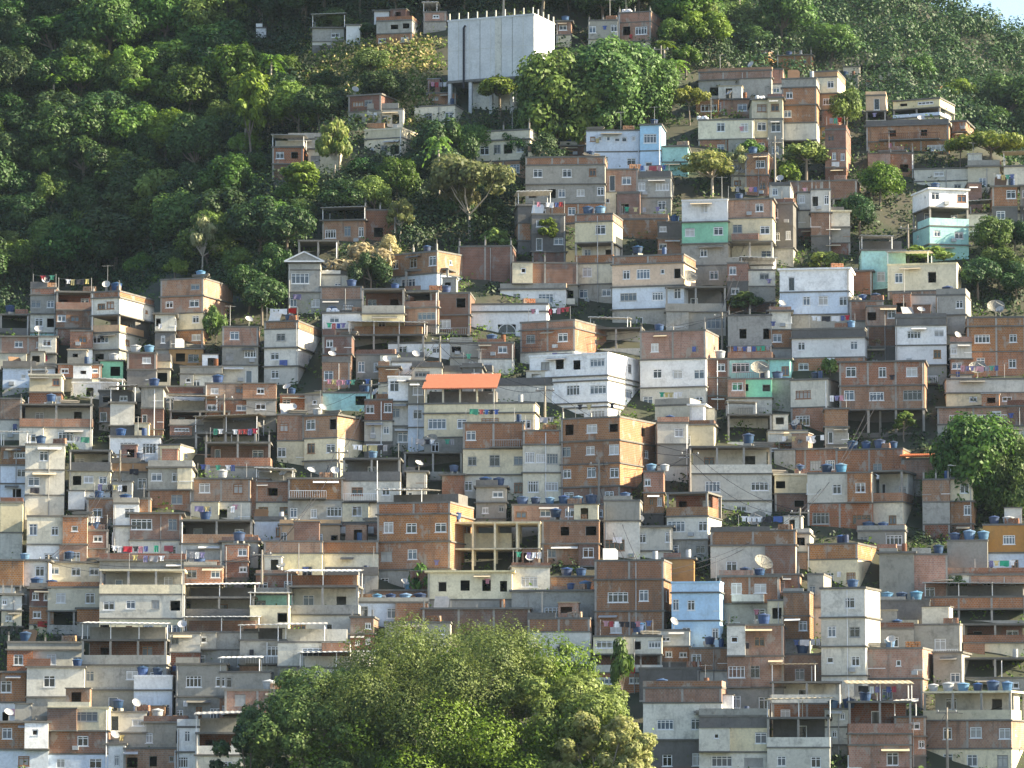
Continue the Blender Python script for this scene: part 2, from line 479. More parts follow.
def leafmat(name, dark, light, pale=None, trans=.35):
    m, nt, b = newmat(name); v, rd, loc = coords(nt)
    g = N(nt, 'ShaderNodeNewGeometry')
    n = noise(nt, v, .45, 3); n2 = noise(nt, v, 3.0, 2)
    c = mix(nt, ramp(nt, n, [(.38, 0), (.62, 1)]), dark, light)
    if 'Random Per Island' in g.outputs:
        c = mix(nt, ramp(nt, g.outputs['Random Per Island'], [(.3, 0), (1, .75)]), c, pale or tuple(min(1, x * 1.6) for x in light))
    c = hsv(nt, c, rd, .022, .28, .12)
    nt.links.new(c, b.inputs['Base Color']); b.inputs['Roughness'].default_value = .55; b.inputs['Specular IOR Level'].default_value = .3
    tr = N(nt, 'ShaderNodeBsdfTranslucent'); nt.links.new(c, tr.inputs['Color'])
    ms = N(nt, 'ShaderNodeMixShader'); ms.inputs[0].default_value = trans
    nt.links.new(b.outputs[0], ms.inputs[1]); nt.links.new(tr.outputs[0], ms.inputs[2])
    nt.links.new(ms.outputs[0], nt.nodes['Material Output'].inputs['Surface'])
    return m
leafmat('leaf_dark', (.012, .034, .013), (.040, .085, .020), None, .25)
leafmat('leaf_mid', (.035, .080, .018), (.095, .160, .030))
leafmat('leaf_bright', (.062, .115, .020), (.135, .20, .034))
leafmat('leaf_yellow', (.075, .115, .018), (.15, .19, .028), (.18, .21, .035))
leafmat('leaf_olive', (.10, .13, .035), (.20, .23, .065), (.30, .29, .11), .45)
leafmat('leaf_pale', (.18, .22, .08), (.33, .36, .14), (.48, .47, .26), .45)
leafmat('straw', (.22, .18, .09), (.34, .29, .15))
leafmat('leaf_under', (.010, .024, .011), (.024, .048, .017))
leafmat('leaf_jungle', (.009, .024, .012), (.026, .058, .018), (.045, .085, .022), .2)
flat('bark', (.17, .14, .11), .9); flat('bark_pale', (.40, .36, .30), .9)
def groundmat():
    m, nt, b = newmat('hillside_soil')
    tc = N(nt, 'ShaderNodeTexCoord'); v = tc.outputs['Object']
    n = noise(nt, v, .25, 5); n2 = noise(nt, v, 1.3, 4)
    c = mix(nt, ramp(nt, n, [(.4, 0), (.6, 1)]), (.028, .036, .018), (.05, .046, .032))
    c = mix(nt, ramp(nt, n2, [(.4, 0), (.8, .7)]), c, (.03, .04, .02))
    nt.links.new(c, b.inputs['Base Color']); b.inputs['Roughness'].default_value = .95
groundmat()

# ------------------------------------------------------------------ mesh helper
class MB:
    def __init__(s): s.v = []; s.f = []; s.m = []; s.mi = 0
    def quad(s, a, b, c, d):
        n = len(s.v); s.v += [tuple(a), tuple(b), tuple(c), tuple(d)]; s.f.append((n, n + 1, n + 2, n + 3)); s.m.append(s.mi); return s
    def box(s, x0, x1, y0, y1, z0, z1, top=None):
        n = len(s.v)
        s.v += [(x0, y0, z0), (x1, y0, z0), (x1, y1, z0), (x0, y1, z0), (x0, y0, z1), (x1, y0, z1), (x1, y1, z1), (x0, y1, z1)]
        for f in ((0, 3, 2, 1), (4, 5, 6, 7), (0, 1, 5, 4), (1, 2, 6, 5), (2, 3, 7, 6), (3, 0, 4, 7)):
            s.f.append(tuple(n + i for i in f)); s.m.append(s.mi)
        return s
    def tube(s, p, q, r0, r1=None, k=6):
        r1 = r0 if r1 is None else r1
        p = Vector(p); q = Vector(q); d = (q - p)
        if d.length < 1e-6: return s
        d.normalize(); a = d.orthogonal().normalized(); b = d.cross(a); n = len(s.v)
        for c, r in ((p, r0), (q, r1)):
            for i in range(k):
                t = 2 * math.pi * i / k; s.v.append(tuple(c + a * (r * math.cos(t)) + b * (r * math.sin(t))))
        for i in range(k):
            j = (i + 1) % k; s.f.append((n + i, n + j, n + k + j, n + k + i)); s.m.append(s.mi)
        s.f.append(tuple(n + i for i in reversed(range(k)))); s.m.append(s.mi)
        s.f.append(tuple(n + k + i for i in range(k))); s.m.append(s.mi)
        return s
    def lathe(s, prof, k=14, c=(0, 0, 0)):
        n = len(s.v)
        for r, z in prof:
            for i in range(k):
                t = 2 * math.pi * i / k; s.v.append((c[0] + r * math.cos(t), c[1] + r * math.sin(t), c[2] + z))
        for j in range(len(prof) - 1):
            for i in range(k):
                i2 = (i + 1) % k
                s.f.append((n + j * k + i, n + j * k + i2, n + (j + 1) * k + i2, n + (j + 1) * k + i)); s.m.append(s.mi)
        return s
    def mesh(s, name, mats):
        me = bpy.data.meshes.new(name); me.from_pydata(s.v, [], s.f)
        for m in (mats if isinstance(mats, (list, tuple)) else [mats]): me.materials.append(M[m])
        if any(s.m): me.polygons.foreach_set('material_index', s.m)
        me.update(); return me
    def build(s, name, mats, parent=None):
        return link(name, s.mesh(name, mats), parent)
def link(name, me, parent=None, loc=None):
    o = bpy.data.objects.new(name, me); COL.objects.link(o)
    if parent is not None: o.parent = parent
    if loc is not None: o.location = loc
    return o
def empty(name, loc, rz=0):
    o = bpy.data.objects.new(name, None); COL.objects.link(o); o.location = loc; o.rotation_euler = (0, 0, rz); o.empty_display_size = .5
    return o
def tag(o, label=None, cat=None, group=None, kind=None):
    if label: o['label'] = label
    if cat: o['category'] = cat
    if group: o['group'] = group
    if kind: o['kind'] = kind
    return o

# ------------------------------------------------------------------ ground sheet
def axis(lo, hi, step, ext):
    a = []; v = lo; 
    while v <= hi: a.append(v); v += step
    for e in ext: a.append(e); 
    return sorted(set(a))
xs = axis(-160, 190, 3.5, [-3000, -1500, -700, -400, -250, 250, 400, 700, 1500, 3000])
ys = axis(360, 880, 3.5, [-3000, -800, -200, 0, 150, 280, 330, 900, 960, 1100, 1500, 3000])
mb = MB(); nx = len(xs)
for y in ys:
    for x in xs: mb.v.append((x, y, hgt(x, y)))
for j in range(len(ys) - 1):
    for i in range(nx - 1):
        a = j * nx + i; mb.f.append((a, a + 1, a + nx + 1, a + nx)); mb.m.append(0)
g = mb.build('hillside', 'hillside_soil'); g['kind'] = 'structure'
for p in g.data.polygons: p.use_smooth = True
# ------------------------------------------------------------------ house kit
WMESH = {}
def window_mesh(kind, w_, h_):
    key = (kind, round(w_, 1), round(h_, 1))
    if key in WMESH: return WMESH[key]
    w_, h_ = key[1], key[2]
    mb = MB(); t = .085; x = w_ / 2
    if kind != 'a':
        mb.box(-x, x, -.03, .05, 0, t); mb.box(-x, x, -.03, .05, h_ - t, h_); mb.box(-x, -x + t, -.03, .05, t, h_ - t); mb.box(x - t, x, -.03, .05, t, h_ - t)
        n = {'w': 2, 'W': 4, 'n': 1, 'D': 1, 'B': 3}.get(kind, 2)
        for i in range(1, n):
            c = -x + w_ * i / n; mb.box(c - .035, c + .035, -.02, .05, t, h_ - t)
        if kind in 'wWB': mb.box(-x + t, x - t, -.015, .045, h_ * .72, h_ * .72 + .06)
        mb.box(-x - .08, x + .08, -.10, -.031, -.07, 0)   # sill
        pm = MB(); pm.box(-x + t, x - t, .055, .07, t, h_ - t)
    else:
        k = 10; zz = h_ - x
        pts = [(-x, 0)] + [(-x * math.cos(math.pi * i / k), zz + x * math.sin(math.pi * i / k)) for i in range(k + 1)] + [(x, 0)]
        for (a, b), (c, d) in zip(pts, pts[1:]): mb.tube((a, 0, b), (c, 0, d), .06, k=4)
        mb.tube((0, 0, 0), (0, 0, h_), .035, k=4); mb.box(-x, x, -.03, .03, zz - .03, zz + .03)
        pm = MB(); n = len(pts); pm.v = [(a, .03, b) for a, b in pts] + [(a, .06, b) for a, b in pts]
        pm.f = [tuple(range(n)), tuple(reversed(range(n, 2 * n)))]; pm.m = [0, 0]
    out = []
    for fm in ('window_white', 'window_wood'): out.append(mb.mesh('window', fm))
    for gm in ('glass_dark', 'glass_sky', 'glass_curtain'): out.append(pm.mesh('pane', gm))
    out.append(mb.mesh('window', 'window_metal'))
    WMESH[key] = out; return out
def wall_mesh(W, D, h, opens, sopens, side, mats, thick=.2, columns=False):
    """one storey: front wall with real holes, reveals, plain sides and back. opens: (xc, w, sill, head)"""
    mb = MB()
    def face(x0, x1, P, opens):
        # P(x, d, z): along, inward depth, up
        cur = x0
        for (c, w_, s_, t_) in sorted(opens):
            a, b = c - w_ / 2, c + w_ / 2
            if a < cur + .05 or b > x1 - .05: continue
            mb.quad(P(cur, 0, 0), P(a, 0, 0), P(a, 0, h), P(cur, 0, h))
            if s_ > 0: mb.quad(P(a, 0, 0), P(b, 0, 0), P(b, 0, s_), P(a, 0, s_))
            mb.quad(P(a, 0, t_), P(b, 0, t_), P(b, 0, h), P(a, 0, h))
            mb.quad(P(a, 0, s_), P(a, thick, s_), P(a, thick, t_), P(a, 0, t_)); mb.quad(P(b, thick, s_), P(b, 0, s_), P(b, 0, t_), P(b, thick, t_))
            mb.quad(P(a, 0, t_), P(b, 0, t_), P(b, thick, t_), P(a, thick, t_)); mb.quad(P(a, 0, s_), P(b, 0, s_), P(b, thick, s_), P(a, thick, s_))
            cur = b
        mb.quad(P(cur, 0, 0), P(x1, 0, 0), P(x1, 0, h), P(cur, 0, h))
    face(-W / 2, W / 2, lambda x, d, z: (x, d, z), opens)
    if side >= 0:
        face(0, D, lambda x, d, z: (W / 2 - d, x, z), sopens); mb.quad((-W / 2, D, 0), (-W / 2, 0, 0), (-W / 2, 0, h), (-W / 2, D, h))
    else:
        face(0, D, lambda x, d, z: (-W / 2 + d, x, z), sopens); mb.quad((W / 2, 0, 0), (W / 2, D, 0), (W / 2, D, h), (W / 2, 0, h))
    mb.quad((W / 2, D, 0), (-W / 2, D, 0), (-W / 2, D, h), (W / 2, D, h))
    return mb.mesh('wall', mats)
SPEC_W = {'w': (1.15, 1.15, .95), 'W': (2.1, 1.15, .95), 'n': (.65, .6, 1.3), 'D': (.9, 2.0, .06), 'd': (1.15, 1.2, .85), 'B': (1.7, 1.2, .9), 'a': (1.5, 1.6, .45), 'A': (3.0, 1.5, .5), 'v': (1.2, 1.2, .85)}
def layout(s, W, h, hr):
    n = len(s); out = []
    if n == 0: return out
    k = min(1.0, (h - .25) / 2.35)
    ws = [SPEC_W[c][0] if c in SPEC_W else 1.0 for c in s]
    tot = sum(ws); sc = min(1.25, (W * .82) / max(tot, .1)); gap = (W - tot * min(1, sc)) / (n + 1); sc = min(1, sc)
    x = -W / 2 + gap
    for c, w0 in zip(s, ws):
        w1 = w0 * sc
        if c in SPEC_W:
            _, wh, sill = SPEC_W[c]; hh = wh * k; z = sill * k if c not in 'D' else .06
            j = hr.uniform(-.12, .12) * (c != 'D')
            xx = x + w1 / 2 + hr.uniform(-.25, .25)
            w2 = max(.5, w1 * hr.uniform(.75, 1.12)); hh = hh * hr.uniform(.85, 1.12)
            if z + hh + j < h - .1: out.append((c, xx, w2, z + j, z + j + hh))
        x += w1 + gap
    return out
def add_windows(root, items, P, rot, hr):
    n = 0
    for (c, xc, w_, s_, t_) in items:
        if c == 'd':
            if hr.random() < .5:
                continue
            mb = MB(); mb.box(-w_ / 2, w_ / 2, 0, .05, t_ - s_ - .06, t_ - s_); mb.box(-w_ / 2, -w_ / 2 + .06, 0, .05, 0, t_ - s_ - .06)
            o = mb.build('opening_frame', 'column_concrete', root); o.location = P(xc, .08, s_); o.rotation_euler = (0, 0, rot); continue
        kind = {'A': 'a', 'v': 'w'}.get(c, c)
        ms = window_mesh(kind, w_, t_ - s_)
        wood = hr.random() < .12
        if c == 'D':
            o = link('door', ms[1 if wood else 0], root, P(xc, .09, s_)); o.rotation_euler = (0, 0, rot)
            q = link('door_panel', ms[hr.choice([2, 2, 3])], o); continue
        if hr.random() < .13: wood = False; ms = [ms[5]] + ms[1:]
        o = link('window', ms[1 if wood else 0], root, P(xc, .07, s_)); o.rotation_euler = (0, 0, rot)
        q = link('pane', ms[hr.choices([2, 3, 4], [5, 3, 2])[0] if c != 'v' else 4], o)
HOUSE = []       # info per house for labels and roof things
def house(rec, idx, filler=False):
    hr = random.Random(1000 + idx)
    box, st, roof, name = (rec.split('|') + [''])[:4]
    x0, y0, x1, y1, sd = [float(v) for v in box.split()]
    toks = []
    for t in st.split():
        wt = 1.0
        if '*' in t: t, ws = t.split('*'); wt = float(ws)
        ty = 'S'
        if t[0] in 'TKL' and t[1] != ':': ty = t[0]; t = t[1:]
        if ty == 'T' and not name.strip() and (x0 + x1) / 2 < 520 and y0 > 400 and hr.random() < .5: ty = 'S'; t = t[:1] + ':' + hr.choice(['w.w', 'w.W', 'w.d.w', 'W.w', 'D.w'])
        mt, op = t.split(':', 1)
        if mt == 'g' and not name.strip(): mt = hr.choices('glcb', [60, 22, 12, 6])[0]
        so = ''
        if '/' in op: op, so = op.split('/')
        toks.append((ty, mt, op, so, wt))
    left = sd < 0; ws = abs(sd)
    cx = x0 if left else x1
    C = hit(cx, y1)
    if filler: C = hit((x0 + x1) / 2, y1); C.y += 1.0; cx = (x0 + x1) / 2
    d = pt(cx, (y0 + y1) / 2, C.y); s = FPX / C.y * math.cos(PITCH)
    if ws: th = math.asin(min(.6, ws / s / (hr.uniform(6, 7.5) if ws < 20 else hr.uniform(9, 10.5))))
    else: th = R(hr.choice([hr.uniform(0, 2), hr.uniform(2, 6), hr.uniform(1, 4)]) if (x0 + x1) / 2 < 520 else hr.choice([hr.uniform(-5, -1), hr.uniform(0, 5), hr.uniform(1, 7)]))
    D = max(5.5, min(11, ws / s / math.sin(th))) if ws else hr.uniform(5.5, 7.5)
    al = math.atan((cx - 512) / FPX)
    phi = -al - th if not left else -al + th
    W = (x1 - x0) / s / math.cos(th)
    H = (y1 - y0) / s
    dv = Vector((math.cos(phi), math.sin(phi), 0))
    O = C + dv * (W / 2 if left else (0 if filler else -W / 2))
    O.z = pt(cx, y1, C.y).z
    root = empty('house', O, phi)
    tot = sum(t[4] for t in toks); z = H
    side = -1 if left else 1
    ntok = len(toks); prevmat = None
    colmat = lambda m: 'column_concrete'
    nwin = 0
    for i, (ty, mt, op, so, wt) in enumerate(toks):
        h = H * wt / tot; z -= h
        mat = MATL[mt]; hh = h - .16
        low = wt < .65 or not op.strip('.s')
        if ty == 'S':
            items = layout(op, W, hh, hr)
            if so: sit = layout(so, D, hh, hr)
            elif ws > 7 and wt > .6: sit = layout(hr.choice(['.', '.n', 'n.', '..', 'w.', '.d']), D, hh, hr)
            else: sit = []
            if not left: pass
            nwin += len([1 for it in items if it[0] in 'wWnBav'])
            me = wall_mesh(W, D, hh, [(a, b, c_, d_) for (_, a, b, c_, d_) in items], [(D / 2 + a, b, c_, d_) for (_, a, b, c_, d_) in sit], side, mat)
            wobj = link('wall', me, root, (0, 0, z))
            add_windows(root, items, lambda x, dd, zz, z=z: (x, dd, z + zz), 0, hr)
            if side > 0: add_windows(root, sit, lambda x, dd, zz, z=z: (W / 2 - dd, D / 2 + x, z + zz), R(90), hr)
            else: add_windows(root, sit, lambda x, dd, zz, z=z: (-W / 2 + dd, D / 2 + x, z + zz), R(-90), hr)
            if mt in 'br' and W > 3:
                nc = max(2, int(W / 3.2) + 1); cw = .11
                taken = [(a - b / 2 - .1, a + b / 2 + .1) for (_, a, b, _, _) in items]
                for k in range(nc):
                    xx = -W / 2 + cw + (W - 2 * cw) * k / (nc - 1)
                    if any(p - cw < xx < q + cw for p, q in taken): continue
                    MB().box(xx - cw, xx + cw, -.025, .1, 0, hh).build('column', 'column_concrete', root).location = (0, 0, z)
        else:
            post = MB(); npost = max(2, int(W / (2.3 if ty == 'K' else 2.8)) + 1)
            pr = .11 if ty != 'L' else .14
            pm = {'K': 'frame_concrete' if mt == 'c' else 'column_concrete', 'L': 'column_concrete', 'T': 'column_concrete'}[ty]
            for k in range(npost):
                xx = -W / 2 + pr + (W - 2 * pr) * k / (npost - 1)
                for yy in ((pr, D - pr) if ty != 'K' else (pr, D * .5, D - pr)):
                    m1 = MB(); m1.box(xx - pr, xx + pr, yy - pr, yy + pr, -.002, hh); m1.build('post', pm, root).location = (0, 0, z)
            if ty == 'T':
                ph = min(.95, hh * .42); mb = MB(); e = .13
                mb.box(-W / 2 - .03, W / 2 + .03, -.05, e - .05, 0, ph)
                mb.box(W / 2 - e + .03, W / 2 + .03, e - .05, D * .7, 0, ph); mb.box(-W / 2 - .03, -W / 2 + e - .03, e - .05, D * .7, 0, ph)
                mb.build('parapet', mat, root).location = (0, 0, z)
                bits = layout(hr.choice(['d.w', '.D.', 'w.d', 'D..w']), W * .9, hh, hr)
                me = wall_mesh(W * .9, D * .42, hh, [(a, b, c_, d_) for (_, a, b, c_, d_) in bits], [], 1, hr.choice(['cement', 'pale_plaster', 'dark_cement', 'old_brick']))
                link('back_wall', me, root, (0, D * .5, z))
                add_windows(root, bits, lambda x, dd, zz, z=z: (x, D * .5 + dd, z + zz), 0, hr)
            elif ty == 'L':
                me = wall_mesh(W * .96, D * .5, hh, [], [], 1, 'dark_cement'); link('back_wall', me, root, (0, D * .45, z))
            elif ty == 'K':
                me = wall_mesh(W * (.7 if mt != 'c' else .45), D * .3, hh * .7, [], [], 1, mat); link('back_wall', me, root, (0, D * .6, z))
        # slab above this storey
        ov = hr.uniform(.02, .24) if i else (hr.uniform(.1, .35) if ty == 'S' and wt > .65 and hr.random() < .5 else .06)
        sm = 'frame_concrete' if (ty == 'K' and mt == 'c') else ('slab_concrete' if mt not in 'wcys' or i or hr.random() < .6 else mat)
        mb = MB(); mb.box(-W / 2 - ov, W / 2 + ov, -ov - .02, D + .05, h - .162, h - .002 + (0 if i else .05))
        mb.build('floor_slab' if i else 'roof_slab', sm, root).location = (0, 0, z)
    # clutter fixed to the house
    if toks[0][0] == 'S' and not name.strip() and not set(roof) & set('rRGokg') and 'roofed' not in name:
        if hr.random() < .45:
            ph = hr.uniform(.3, .75); pm_ = hr.choice(['cement', 'brick', 'dark_cement', 'old_brick', MATL[toks[0][1]]]); e = .14
            mb = MB(); xa = -W / 2 - .02; xb = W / 2 + .02 if hr.random() < .6 else hr.uniform(-.1, .4) * W
            mb.box(xa, xb, -.03, e, 0, ph)
            mb.build('roof_parapet', pm_, root).location = (0, 0, H + .05)
            if xb > W / 2 - .1: mb = MB(); mb.box(W / 2 - e, W / 2 + .02, e + .001, D * .8, 0, ph); mb.build('roof_parapet', pm_, root).location = (0, 0, H + .05)
        if hr.random() < .28 and W > 4:
            sw = hr.uniform(1.6, min(3.4, W * .45)); sx = hr.uniform(-W / 2 + sw / 2, W / 2 - sw / 2); sh = hr.uniform(1.5, 2.2); dd_ = hr.choice([.3, 1.2, 2.0])
            op_ = layout(hr.choice(['d', 'n', 'D', '']), sw, sh, hr)
            sr = link('stair_shed', wall_mesh(sw, 2.4, sh, [(a_, b_, c_, d_) for (_, a_, b_, c_, d_) in op_], [], 1, hr.choice(['brick', 'cement', 'pale_plaster', 'old_brick', 'cream_paint', 'white_paint'])), root, (sx, dd_, H + .05))
            mb = MB(); mb.box(-sw / 2 - .1, sw / 2 + .12, -.12, 2.5, sh, sh + .1); mb.build('shed_roof', hr.choice(['slab_concrete', 'canopy_grey', 'canopy_tan', 'slab_concrete']), sr)
    for bi in range(1):
        zb = H
        for (ty, mt, op, so, wt) in toks:
            h = H * wt / tot; zb -= h
            if ty != 'S' or wt < .65 or W < 4.5 or name.strip(): continue
            rr_ = hr.random()
            if rr_ < .20:       # projecting bay
                bw = W * hr.uniform(.3, .5); bx = hr.choice([-1, 1]) * (W / 2 - bw / 2 - .02); bd = hr.uniform(.4, .9)
                bop = layout(hr.choice(['w', 'W', 'n', '.', 'w']), bw, h - .2, hr)
                bo_ = link('bay', wall_mesh(bw, bd + .1, h - .2, [(a_, b_, c_, d_) for (_, a_, b_, c_, d_) in bop], [], 1, MATL[hr.choice('bglwcrlb')]), root, (bx, -bd, zb + .02))
                add_windows(bo_, bop[:0], None, 0, hr)
                for (c_, xc_, w_, s_, t_) in bop:
                    if c_ in 'wWn':
                        q_ = window_mesh(c_, w_, t_ - s_); wo_ = link('window', q_[0], bo_, (xc_, .07, s_))
                mb = MB(); mb.box(-bw / 2 - .08, bw / 2 + .08, -.1, bd - .03, h - .2, h - .08); mb.build('bay_roof', 'slab_concrete', bo_)
                mb = MB(); mb.box(-bw / 2 - .04, bw / 2 + .04, -.05, bd - .03, -.15, -.002); mb.build('bay_floor', 'slab_concrete', bo_)
            elif rr_ < .42:     # balcony with a low wall or railing
                bw = W * hr.uniform(.35, .95); bx = hr.uniform(-(W - bw) / 2, (W - bw) / 2); bd = hr.uniform(.7, 1.2); ph = .85
                mb = MB(); mb.box(bx - bw / 2, bx + bw / 2, -bd, -.015, -.02, .12)
                bal = mb.build('balcony', 'slab_concrete', root); bal.location = (0, 0, zb)
                if hr.random() < .6:
                    mb = MB(); mb.box(bx - bw / 2, bx + bw / 2, -bd - .02, -bd + .1, .121, ph); mb.box(bx + bw / 2 - .12, bx + bw / 2, -bd + .101, -.015, .121, ph); mb.box(bx - bw / 2, bx - bw / 2 + .12, -bd + .101, -.015, .121, ph)
                    mb.build('balcony_wall', MATL[hr.choice('bglwclr')], bal)
                else:
                    mb = MB(); nb_ = int(bw / .25)
                    for k in range(nb_ + 1): mb.box(bx - bw / 2 + bw * k / nb_ - .02, bx - bw / 2 + bw * k / nb_ + .02, -bd, -bd + .03, .121, ph)
                    mb.box(bx - bw / 2, bx + bw / 2, -bd - .01, -bd + .04, ph, ph + .06); mb.build('railing', hr.choice(['metal_grey', 'window_white', 'rust']), bal)
    zz_ = H
    for (ty, mt, op, so, wt) in toks:
        h = H * wt / tot; zz_ -= h
        if ty != 'S' or wt < .65: continue
        if hr.random() < .12:
            ax = hr.uniform(-W / 2 + .5, W / 2 - .6); mb = MB(); mb.box(ax, ax + .62, -.32, -.003, .3, .72); mb.build('air_conditioner', 'tank_grey', root).location = (0, 0, zz_)
        if hr.random() < .2:
            aw = min(W * .6, hr.uniform(1.4, 3.2)); ax = hr.uniform(-W / 2, W / 2 - aw); mb = MB(); z1_ = h * .86
            mb.quad((ax, -.75, z1_ - .25), (ax + aw, -.75, z1_ - .25), (ax + aw, -.01, z1_), (ax, -.01, z1_)); mb.quad((ax, -.75, z1_ - .29), (ax + aw, -.75, z1_ - .29), (ax + aw, -.01, z1_ - .04), (ax, -.01, z1_ - .04)); mb.quad((ax, -.75, z1_ - .29), (ax + aw, -.75, z1_ - .29), (ax + aw, -.75, z1_ - .25), (ax, -.75, z1_ - .25))
            mb.build('awning', hr.choice(['canopy_grey', 'canopy_white', 'canopy_tan', 'slab_concrete']), root).location = (0, 0, zz_)
    if hr.random() < .4:
        px_ = hr.choice([-W / 2 + .15, W / 2 - .2, W * .1]); MB().tube((px_, -.09, -.5), (px_, -.09, H - .3), .055, k=5).build('drain_pipe', hr.choice(['window_white', 'metal_grey', 'dish_grey']), root)
    # foundation
    mt0 = MATL[toks[-1][1]] if toks[-1][0] == 'S' else 'dark_cement'
    mb = MB(); mb.box(-W / 2 - .015, W / 2 + .015, -.012, D, -2.6, -.004); mb.build('foundation', hr.choice([mt0, 'cement', 'dark_cement']), root)
    colw = toks[0] if toks[0][4] > .65 or len(toks) == 1 else toks[1]
    info = dict(root=root, O=O, phi=phi, W=W, D=D, H=H, cx=(x0 + x1) / 2, cy=(y0 + y1) / 2, box=(x0, y0, x1, y1), toks=toks, roof=roof, name=name.strip(), dv=dv, hr=hr, nst=sum(1 for t in toks if t[4] > .65), nwin=nwin, mat=colw[1], ty=colw[0], filler=filler, s=s, sd=sd)
    HOUSE.append(info); return info
def roof_parts(I):
    """pieces fixed to the house itself"""
    hr = I['hr']; W, D, H, root = I['W'], I['D'], I['H'], I['root']
    for c in I['roof']:
        if c in 'rR':
            hh = hr.uniform(1.5, 1.9) if c == 'R' else hr.uniform(1.3, 1.7)
            xa, xb = -W / 2 - .2, W / 2 + .3
            if hr.random() < .3: xb = W / 2 * hr.uniform(.2, .7)
            mt = 'canopy_white' if c == 'r' else hr.choice(['canopy_grey', 'canopy_tan', 'canopy_grey'])
            sl = hr.uniform(.12, .45); tl = hr.uniform(-.2, .2)
            mb = MB(); n = max(6, int((xb - xa) / .28)); y0, y1 = -.45, D * .75
            for k in range(n):
                a = xa + (xb - xa) * k / n; b = xa + (xb - xa) * (k + 1) / n; za = .05 * (k % 2); zb = .05 * ((k + 1) % 2); t0 = tl * k / n; t1 = tl * (k + 1) / n
                for th_ in (0, .07):
                    mb.quad((a, y0, hh + za + t0 - th_), (b, y0, hh + zb + t1 - th_), (b, y1, hh + zb + t1 + sl - th_), (a, y1, hh + za + t0 + sl - th_))
                mb.quad((a, y0, hh + za + t0 - .07), (b, y0, hh + zb + t1 - .07), (b, y0, hh + zb + t1), (a, y0, hh + za + t0))
            mb.build('canopy_roof', mt, root).location = (0, 0, H)
            for k in range(max(2, int((xb - xa) / 3) + 1)):
                xx = xa + .25 + (xb - xa - .5) * k / max(1, int((xb - xa) / 3))
                for yy in (-.02 + .1, D * .7): MB().tube((xx, yy, 0), (xx, yy, hh - .05), .05).build('canopy_post', 'window_white', root).location = (0, 0, H)
            if hr.random() < .5:
                me = wall_mesh(W * .9, D * .4, hh * .8, [], [], 1, hr.choice(['brick', 'cement', 'pale_plaster', 'dark_cement'])); link('back_wall', me, root, (0, D * .5, H + .05))
        elif c == 'k':
            n = max(3, int(W / 2.2))
            for k in range(n):
                xx = -W / 2 + .15 + (W - .3) * k / (n - 1); q = hr.uniform(.6, 1.6)
                mb = MB(); e = .09; mb.box(xx - e, xx + e, .06, .06 + 2 * e, .05, q * .6)
                for aa in (-.05, .05): mb.tube((xx + aa, .15, q * .6 - .02), (xx + aa + hr.uniform(-.05, .05), .15, q), .018, k=4)
                mb.build('column_stub', 'column_concrete', root).location = (0, 0, H)
        elif c == 'o' or 'orange-roofed' in I['name'] and c == '.':
            xa, xb = (-W / 2 - .3, W / 2 + .3) if c == 'o' else (-W / 2 - .2, W * .16)
            hh = .9 if c == 'o' else 2.4
            mb = MB(); n = int((xb - xa) / .22); y0, y1 = -.5, D * .8
            bz = .1 if c == 'o' else 1.55
            for k in range(n):
                a = xa + (xb - xa) * k / n; b = a + .19
                mb.box(a, b, y0, y0 + .01, bz, bz + .16); mb.quad((a, y0, bz + .16), (b, y0, bz + .16), (b, y1, bz + hh * .95), (a, y1, bz + hh * .95))
            mb.quad((xa, y0 + .02, bz + .04), (xb, y0 + .02, bz + .04), (xb, y1, bz + hh * .95 - .1), (xa, y1, bz + hh * .95 - .1))
            mb.build('tiled_roof', 'roof_tile', root).location = (0, 0, H)
            if c == '.':
                for k in range(5): MB().box(-.1, .1, 0, .2, .05, bz + .05).build('post', 'cream_paint', root).location = (xa + .4 + (xb - xa - .8) * k / 4, .1, H)
                me = wall_mesh((xb - xa) * .9, D * .4, bz, [], [], 1, 'dark_cement'); link('back_wall', me, root, ((xa + xb) / 2, D * .5, H + .05))
        elif c == 'G':
            mb = MB(); a = W / 2 + .5
            for p, q in (((-a, -.4, 0), (0, -.4, 1.2)), ((0, -.4, 1.2), (a, -.4, 0)), ((-a, -.4, 0), (a, -.4, 0))): mb.tube(p, q, .12, k=4)
            mb.build('pediment_trim', 'window_white', root).location = (0, 0, H + .1)
            mb = MB(); 
            for sx in (-1, 1): mb.quad((sx * a, -.4, .05), (0, -.4, 1.25), (0, D, 1.25), (sx * a, D, .05))
            n = len(mb.v); mb.v += [(-a, -.3, .05), (a, -.3, .05), (0, -.3, 1.2)]; mb.f.append((n, n + 1, n + 2)); mb.m.append(0)
            mb.build('gable_roof', 'cement', root).location = (0, 0, H + .1)
for i, rec in enumerate(HOUSES.strip().split('\n')): house(rec, i)

# in-between houses wherever the slope would show bare
TOPLINE = [(0, 322), (28, 300), (235, 300), (240, 332), (285, 325), (290, 262), (330, 225), (395, 250), (525, 262), (530, 205), (600, 205), (605, 160), (690, 160), (700, 85), (780, 70), (890, 85), (950, 120), (970, 175), (1024, 190)]
HOLES = [(395, 150, 525, 262), (850, 165, 915, 248), (958, 236, 1024, 312), (905, 392, 1024, 520), (232, 270, 290, 325), (215, 655, 662, 768), (560, 0, 700, 130), (676, 150, 745, 196), (335, 240, 392, 282), (825, 85, 866, 150), (778, 150, 835, 182), (955, 150, 1010, 166)]
cov = np.zeros((192, 256), bool)
for I in HOUSE:
    a, b, c, d = I['box']; cov[max(0, int(b / 4)):int(d / 4) + 1, max(0, int((a + min(0, I['sd'])) / 4)):int((c + max(0, I['sd'])) / 4) + 1] = True
cov0 = cov.copy()
